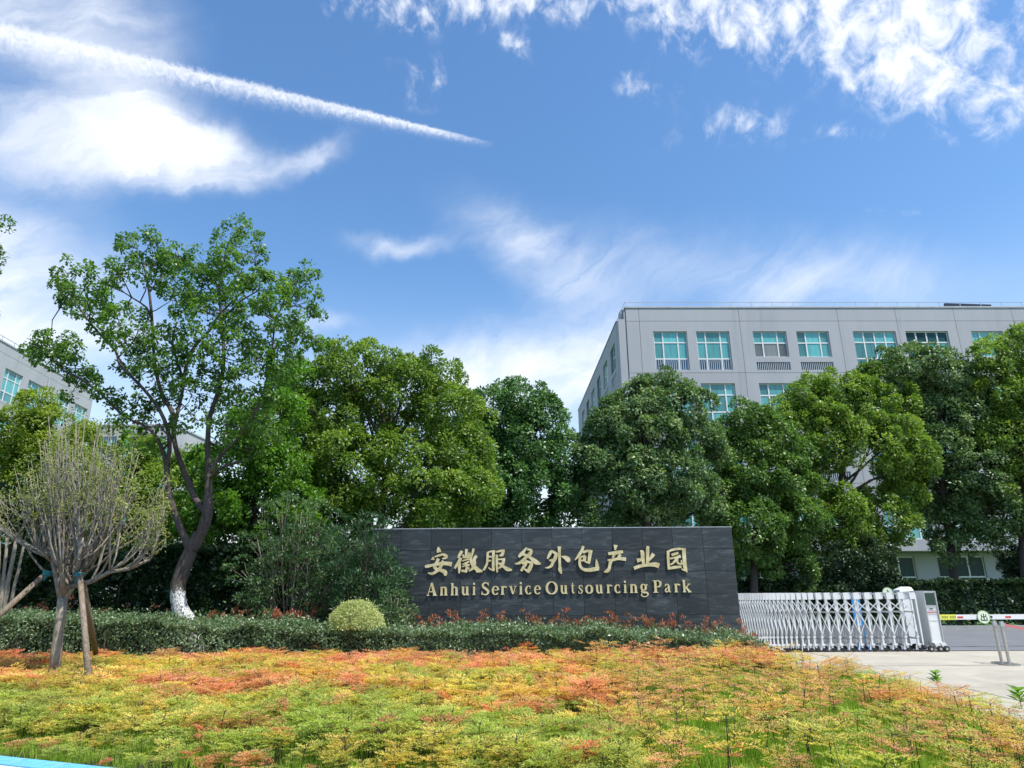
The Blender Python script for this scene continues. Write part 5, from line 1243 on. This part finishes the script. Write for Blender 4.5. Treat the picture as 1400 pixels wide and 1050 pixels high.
q_ = link('foliage', leaves_mesh('foliage', *a), LM['red'], ph); q_['kind'] = 'stuff'

# ================================================================== NANDINA BED (instanced sprigs)
m_nand = leafmat('leaf_nandina', None, instancer=True, trans=.45, rough=.5, spec=.3)
def store(parent_name, protos, pts, rots, scl, cols, mat_index, label=None, parent=None):
    """one stuff object: points carrying rotation, size, colour and the sprig that grows on them"""
    me = bpy.data.meshes.new(parent_name); n = len(pts)
    me.vertices.add(n); me.vertices.foreach_set('co', np.asarray(pts, np.float32).reshape(-1))
    at1 = me.attributes.new('rot', 'FLOAT_VECTOR', 'POINT'); at1.data.foreach_set('vector', np.asarray(rots, np.float32).reshape(-1))
    at2 = me.attributes.new('scl', 'FLOAT', 'POINT'); at2.data.foreach_set('value', np.asarray(scl, np.float32))
    at3 = me.attributes.new('pcol', 'FLOAT_COLOR', 'POINT'); c4 = np.ones((n, 4), np.float32); c4[:, :3] = cols; at3.data.foreach_set('color', c4.reshape(-1))
    at4 = me.attributes.new('kind_i', 'INT', 'POINT'); at4.data.foreach_set('value', np.asarray(mat_index, np.int32))
    o = bpy.data.objects.new(parent_name, me); COL.objects.link(o); o['kind'] = 'stuff'
    if parent: o.parent = parent
    ng = bpy.data.node_groups.new(parent_name + '_scatter', 'GeometryNodeTree')
    ng.interface.new_socket('Geometry', in_out='INPUT', socket_type='NodeSocketGeometry'); ng.interface.new_socket('Geometry', in_out='OUTPUT', socket_type='NodeSocketGeometry')
    nn = ng.nodes.new; gi, go = nn('NodeGroupInput'), nn('NodeGroupOutput'); J = nn('GeometryNodeJoinGeometry'); Lk = ng.links.new
    def named(nm, ty):
        a_ = nn('GeometryNodeInputNamedAttribute'); a_.data_type = ty; a_.inputs[0].default_value = nm; return a_.outputs[0]
    rot, sc, ki, co = named('rot', 'FLOAT_VECTOR'), named('scl', 'FLOAT'), named('kind_i', 'INT'), named('pcol', 'FLOAT_COLOR')
    e2r = nn('FunctionNodeEulerToRotation'); Lk(rot, e2r.inputs[0])
    for i, pr_ in enumerate(protos):
        cmp_ = nn('FunctionNodeCompare'); cmp_.data_type = 'INT'; cmp_.operation = 'EQUAL'; Lk(ki, cmp_.inputs[2]); cmp_.inputs[3].default_value = i
        oi = nn('GeometryNodeObjectInfo'); oi.inputs['Object'].default_value = pr_; oi.inputs['As Instance'].default_value = True
        iop = nn('GeometryNodeInstanceOnPoints'); Lk(gi.outputs[0], iop.inputs['Points']); Lk(cmp_.outputs[0], iop.inputs['Selection']); Lk(oi.outputs['Geometry'], iop.inputs['Instance'])
        Lk(e2r.outputs[0], iop.inputs['Rotation']); Lk(sc, iop.inputs['Scale'])
        st = nn('GeometryNodeStoreNamedAttribute'); st.data_type = 'FLOAT_COLOR'; st.domain = 'INSTANCE'; st.inputs['Name'].default_value = 'col'
        Lk(iop.outputs[0], st.inputs['Geometry']); Lk(co, st.inputs['Value']); Lk(st.outputs[0], J.inputs[0])
    Lk(J.outputs[0], go.inputs[0])
    md = o.modifiers.new('scatter', 'NODES'); md.node_group = ng
    return o
def merged(name, mb, lv, mats):
    """stem tubes + leaf blades in one prototype mesh"""
    P, D, N, L, Wd, tint = lv; n = len(P)
    D = unit(D); N = unit(N - D * (N * D).sum(1, keepdims=True)); X = np.cross(D, N)
    mid = P + D * (L * .45)[:, None] + N * (Wd * .2)[:, None]
    V = list(mb.v); Fc = list(mb.f); mi = [0] * len(Fc); tn = [.5] * len(V)
    for i in range(n):
        b = len(V); V += [tuple(P[i]), tuple(mid[i] + X[i] * Wd[i] * .5), tuple(P[i] + D[i] * L[i]), tuple(mid[i] - X[i] * Wd[i] * .5)]
        Fc.append((b, b + 1, b + 2, b + 3)); mi.append(1); tn += [float(tint[i])] * 4
    me = bpy.data.meshes.new(name); me.from_pydata(V, [], Fc)
    for m_ in mats: me.materials.append(m_)
    me.polygons.foreach_set('material_index', mi); a_ = me.attributes.new('tint', 'FLOAT', 'POINT'); a_.data.foreach_set('value', tn); me.update()
    return bpy.data.objects.new(name, me)
def nandina(seed, h=.42, stems=2, fronds=7, leaf=.040, spread=.24):
    r = np.random.default_rng(seed); rr = random.Random(seed); mb = MB(); P, D, N, L, Wd, T_ = [], [], [], [], [], []
    for s in range(stems):
        bx_, by_ = rr.uniform(-.08, .08), rr.uniform(-.08, .08); hh = h * rr.uniform(.8, 1.05); lean = Vector((rr.uniform(-.08, .08), rr.uniform(-.08, .08), 0))
        b = Vector((bx_, by_, 0)); t = b + lean + Vector((0, 0, hh)); mb.tube([b, b.lerp(t, .5) + Vector((rr.uniform(-.02, .02), 0, 0)), t], [.006, .005, .0035], 4)
        for f in range(fronds):
            a = 2 * math.pi * (f + rr.random() * .7) / fronds; z0 = rr.uniform(.62, 1.0); st = b.lerp(t, z0); ln = spread * rr.uniform(.6, 1.15)
            up = rr.uniform(.12, .55); dv = Vector((math.cos(a), math.sin(a), up)).normalized(); e = st + dv * ln + Vector((0, 0, -.03))
            mb.bar(st, e, .0028)
            side = dv.cross(Vector((0, 0, 1))).normalized()
            for q_ in range(1, 7):
                tq = q_ / 6; c = st.lerp(e, .25 + .75 * tq)
                for sg in (-1, 1):
                    k2 = 3 if q_ < 5 else 2
                    for w in range(k2):
                        off = side * sg * (.012 + .026 * w) * (1.15 - tq * .5) + Vector((rr.uniform(-.008, .008), rr.uniform(-.008, .008), rr.uniform(-.006, .012)))
                        pp = c + off + dv * (w * .006)
                        dd = (side * sg * rr.uniform(.3, 1) + dv * rr.uniform(.3, 1) + Vector((0, 0, rr.uniform(-.15, .5))))
                        P.append(pp); D.append(dd); N.append(Vector((rr.uniform(-.5, .5), rr.uniform(-.5, .5), 1))); l = leaf * rr.uniform(.6, 1.25); L.append(l); Wd.append(l * rr.uniform(.26, .38)); T_.append(rr.random())
    return merged('nandina_sprig', mb, (np.array(P), np.array(D), np.array(N), np.array(L), np.array(Wd), np.array(T_)), [m_stem, m_nand])
def grass(seed, n=34, h=.22, name='grass_tuft', w=.006, sp=.10, mat=None):
    rr = random.Random(seed); P, D, N, L, Wd, T_ = [], [], [], [], [], []
    for i in range(n):
        P.append((rr.uniform(-sp, sp), rr.uniform(-sp, sp), 0)); D.append((rr.uniform(-.5, .5), rr.uniform(-.5, .5), 1)); N.append((rr.uniform(-1, 1), rr.uniform(-1, 1), .3)); L.append(h * rr.uniform(.5, 1.1)); Wd.append(w * rr.uniform(.7, 1.5)); T_.append(rr.random())
    return merged(name, MB(), (np.array(P), np.array(D, float), np.array(N, float), np.array(L), np.array(Wd), np.array(T_)), [m_stem, mat or m_nand])
def weed(seed, n=9, h=.16, w=.5):
    rr = random.Random(seed); P, D, N, L, Wd, T_ = [], [], [], [], [], []; mb = MB(); mb.tube([(0, 0, 0), (0, 0, .2)], [.005, .003], 4)
    for i in range(n):
        a = i * 2.4; P.append((0, 0, .06 + .15 * i / n)); D.append((math.cos(a), math.sin(a), .5)); N.append((0, 0, 1)); L.append(h * rr.uniform(.5, 1.)); Wd.append(L[-1] * w); T_.append(rr.uniform(.4, 1))
    return merged('broad_leaf_weed', mb, (np.array(P), np.array(D, float), np.array(N, float), np.array(L), np.array(Wd), np.array(T_)), [m_stem, m_nand])
NP = [nandina(11), nandina(12, .36, 3, 6), nandina(13, .46, 2, 8, .036), nandina(14, .40, 2, 7, .044, .28)]
TALL = [nandina(21, .54, 1, 8, .040, .33), nandina(22, .62, 2, 7, .040, .28)]
def fbm(x, y, s, z=0.0): return mnoise.fractal(Vector((x * s, y * s, z)), .9, 2.0, 4)
PAL = {'orange': (.60, .32, .15), 'pink': (.62, .25, .19), 'red': (.62, .14, .115), 'gold': (.62, .43, .10), 'yellow': (.54, .47, .13), 'lime': (.40, .41, .085), 'green': (.27, .36, .07), 'brown': (.26, .17, .07)}
PAL = {k: np.array(v) * 1.18 for k, v in PAL.items()}
def patch_colour(x, y):
    d_ = (y - 8.0) / 7.0                                  # 0 near, 1 far
    a = fbm(x * .55, y, .55) ; b = fbm(x * .6, y * 1.3, 1.3, 5); c = fbm(x * .4, y, .9, 9); e = rnd.gauss(0, .24)
    k = .24 + .62 * max(0, min(1.2, d_)) + a * .55 + e * .7 + b * .28
    if x < -2.5 and y < 11: k -= .12
    if k < .10: col = PAL['green']
    elif k < .30: col = PAL['green'] + (PAL['lime'] - PAL['green']) * (k - .10) / .20
    elif k < .48: col = PAL['lime'] + (PAL['yellow'] - PAL['lime']) * (k - .30) / .18
    elif k < .64: col = PAL['yellow'] + (PAL['gold'] - PAL['yellow']) * (k - .48) / .16
    elif k < .82: col = PAL['gold'] + (PAL['orange'] - PAL['gold']) * (k - .64) / .18
    else: col = PAL['orange'] + (PAL['pink'] - PAL['orange']) * min(1, (k - .82) / .2)
    if c > .30 + .1 * (x < -4): col = col * .3 + (PAL['red'] if b > 0 else PAL['pink']) * .7
    elif c < -.52: col = col * .5 + PAL['brown'] * .5
    return col * rnd.uniform(.8, 1.2)
def sparse(x, y):
    """how open the planting is: thin on the right and in the far middle"""
    s = max(0, min(1, (x - .6 - (y - 8) * .10) / 1.6)) * max(0, min(1, (15.0 - y) / 1.5))
    return max(0, min(1, s + .35 * fbm(x, y, .5, 3)))
pts, rots, scl, cols, ki = [], [], [], [], []
y = 4.7
while y < 15.35:
    dens = 30 if y < 11 else 34
    hw = 1.02 * y * .86 + 1.5; stepy = .25; n = int(dens * stepy * 2 * hw)
    for _ in range(n):
        x = rnd.uniform(-hw, hw); yy = y + rnd.random() * stepy
        if not in_bed(x, yy): continue
        sp = sparse(x, yy)
        if rnd.random() < sp * .72: continue
        tall = sp > .3 and rnd.random() < .8
        cl = patch_colour(x, yy)
        if rnd.random() < .10: cl = PAL[rnd.choice(('red', 'pink', 'gold', 'yellow', 'green'))] * rnd.uniform(.8, 1.1)
        if tall and rnd.random() < .55: cl = (PAL['orange'] if rnd.random() < .6 else PAL['gold' if rnd.random() < .6 else 'pink']) * rnd.uniform(.75, 1.1)
        edge = max(0, min(1, (edge_x(yy) - x) / .8)); near = max(.55, min(1, ((Vector((x, yy, 0)) - KA).dot(-kn)) / .9))
        hmod = (.80 + .22 * fbm(x, yy, .8, 4)) * (.78 + .22 * edge) * near * (.95 if yy < 13 else 1.0)
        pts.append((x, yy, ground_z(x, yy) - .02)); rots.append((rnd.uniform(-.15, .15), rnd.uniform(-.15, .15), rnd.uniform(0, 6.28))); scl.append(hmod * rnd.uniform(.72, 1.25)); cols.append(cl)
        ki.append(4 + rnd.randrange(2) if tall else rnd.randrange(4))
    y += stepy
nb = store('nandina_bed', NP + TALL, pts, rots, scl, cols, ki)
GP = [grass(31, 44, .15), grass(32, 50, .12), grass(33, 34, .21), weed(34), weed(35, 12, .12, .4)]
pts, rots, scl, cols, ki = [], [], [], [], []
y = 4.7
while y < 18.0:
    hw = 1.02 * y * .86 + 1.5; stepy = .25; n = int((84 if y < 13 else 30) * stepy * 2 * hw)
    for _ in range(n):
        x = rnd.uniform(-hw, hw); yy = y + rnd.random() * stepy
        if not in_bed(x, yy): continue
        sp = sparse(x, yy)
        if rnd.random() > .45 + .55 * sp: continue
        w_ = rnd.random() < .004
        k = rnd.uniform(.7, 1.25); f = .5 + .5 * fbm(x, yy, 1.2, 8)
        cl = np.array((.22 + .14 * f, .44 + .10 * f, .04 + .02 * f)) * k * .85
        pts.append((x, yy, ground_z(x, yy) - .02)); rots.append((0, 0, rnd.uniform(0, 6.28))); scl.append(rnd.uniform(.7, 1.3) * (1.0 + .2 * sp) * (.9 if w_ else 1)); cols.append(cl if not w_ else np.array((.16, .36, .03))); ki.append(3 + rnd.randrange(2) if w_ else rnd.randrange(3))
    y += stepy
gr = store('grass', GP, pts, rots, scl, cols, ki)
# tall weeds poking above the plants
for (u, v, lab) in ((1282, 928, 'bright green broad-leaved weed at the border of the bed by the forecourt'), (1396, 955, 'green weed clump on the bed edge at the right side of the photo')):
    p = atz(u, v + 10, .15); w_ = weed(int(u), 16, .16, .6); w_.data.materials[1] = LM['maple']; COL.objects.link(w_); w_.location = (p.x, p.y, .12); w_.name = 'weed'; tag(w_, lab, 'weed'); w_.scale = (1.1, 1.1, 1.1)
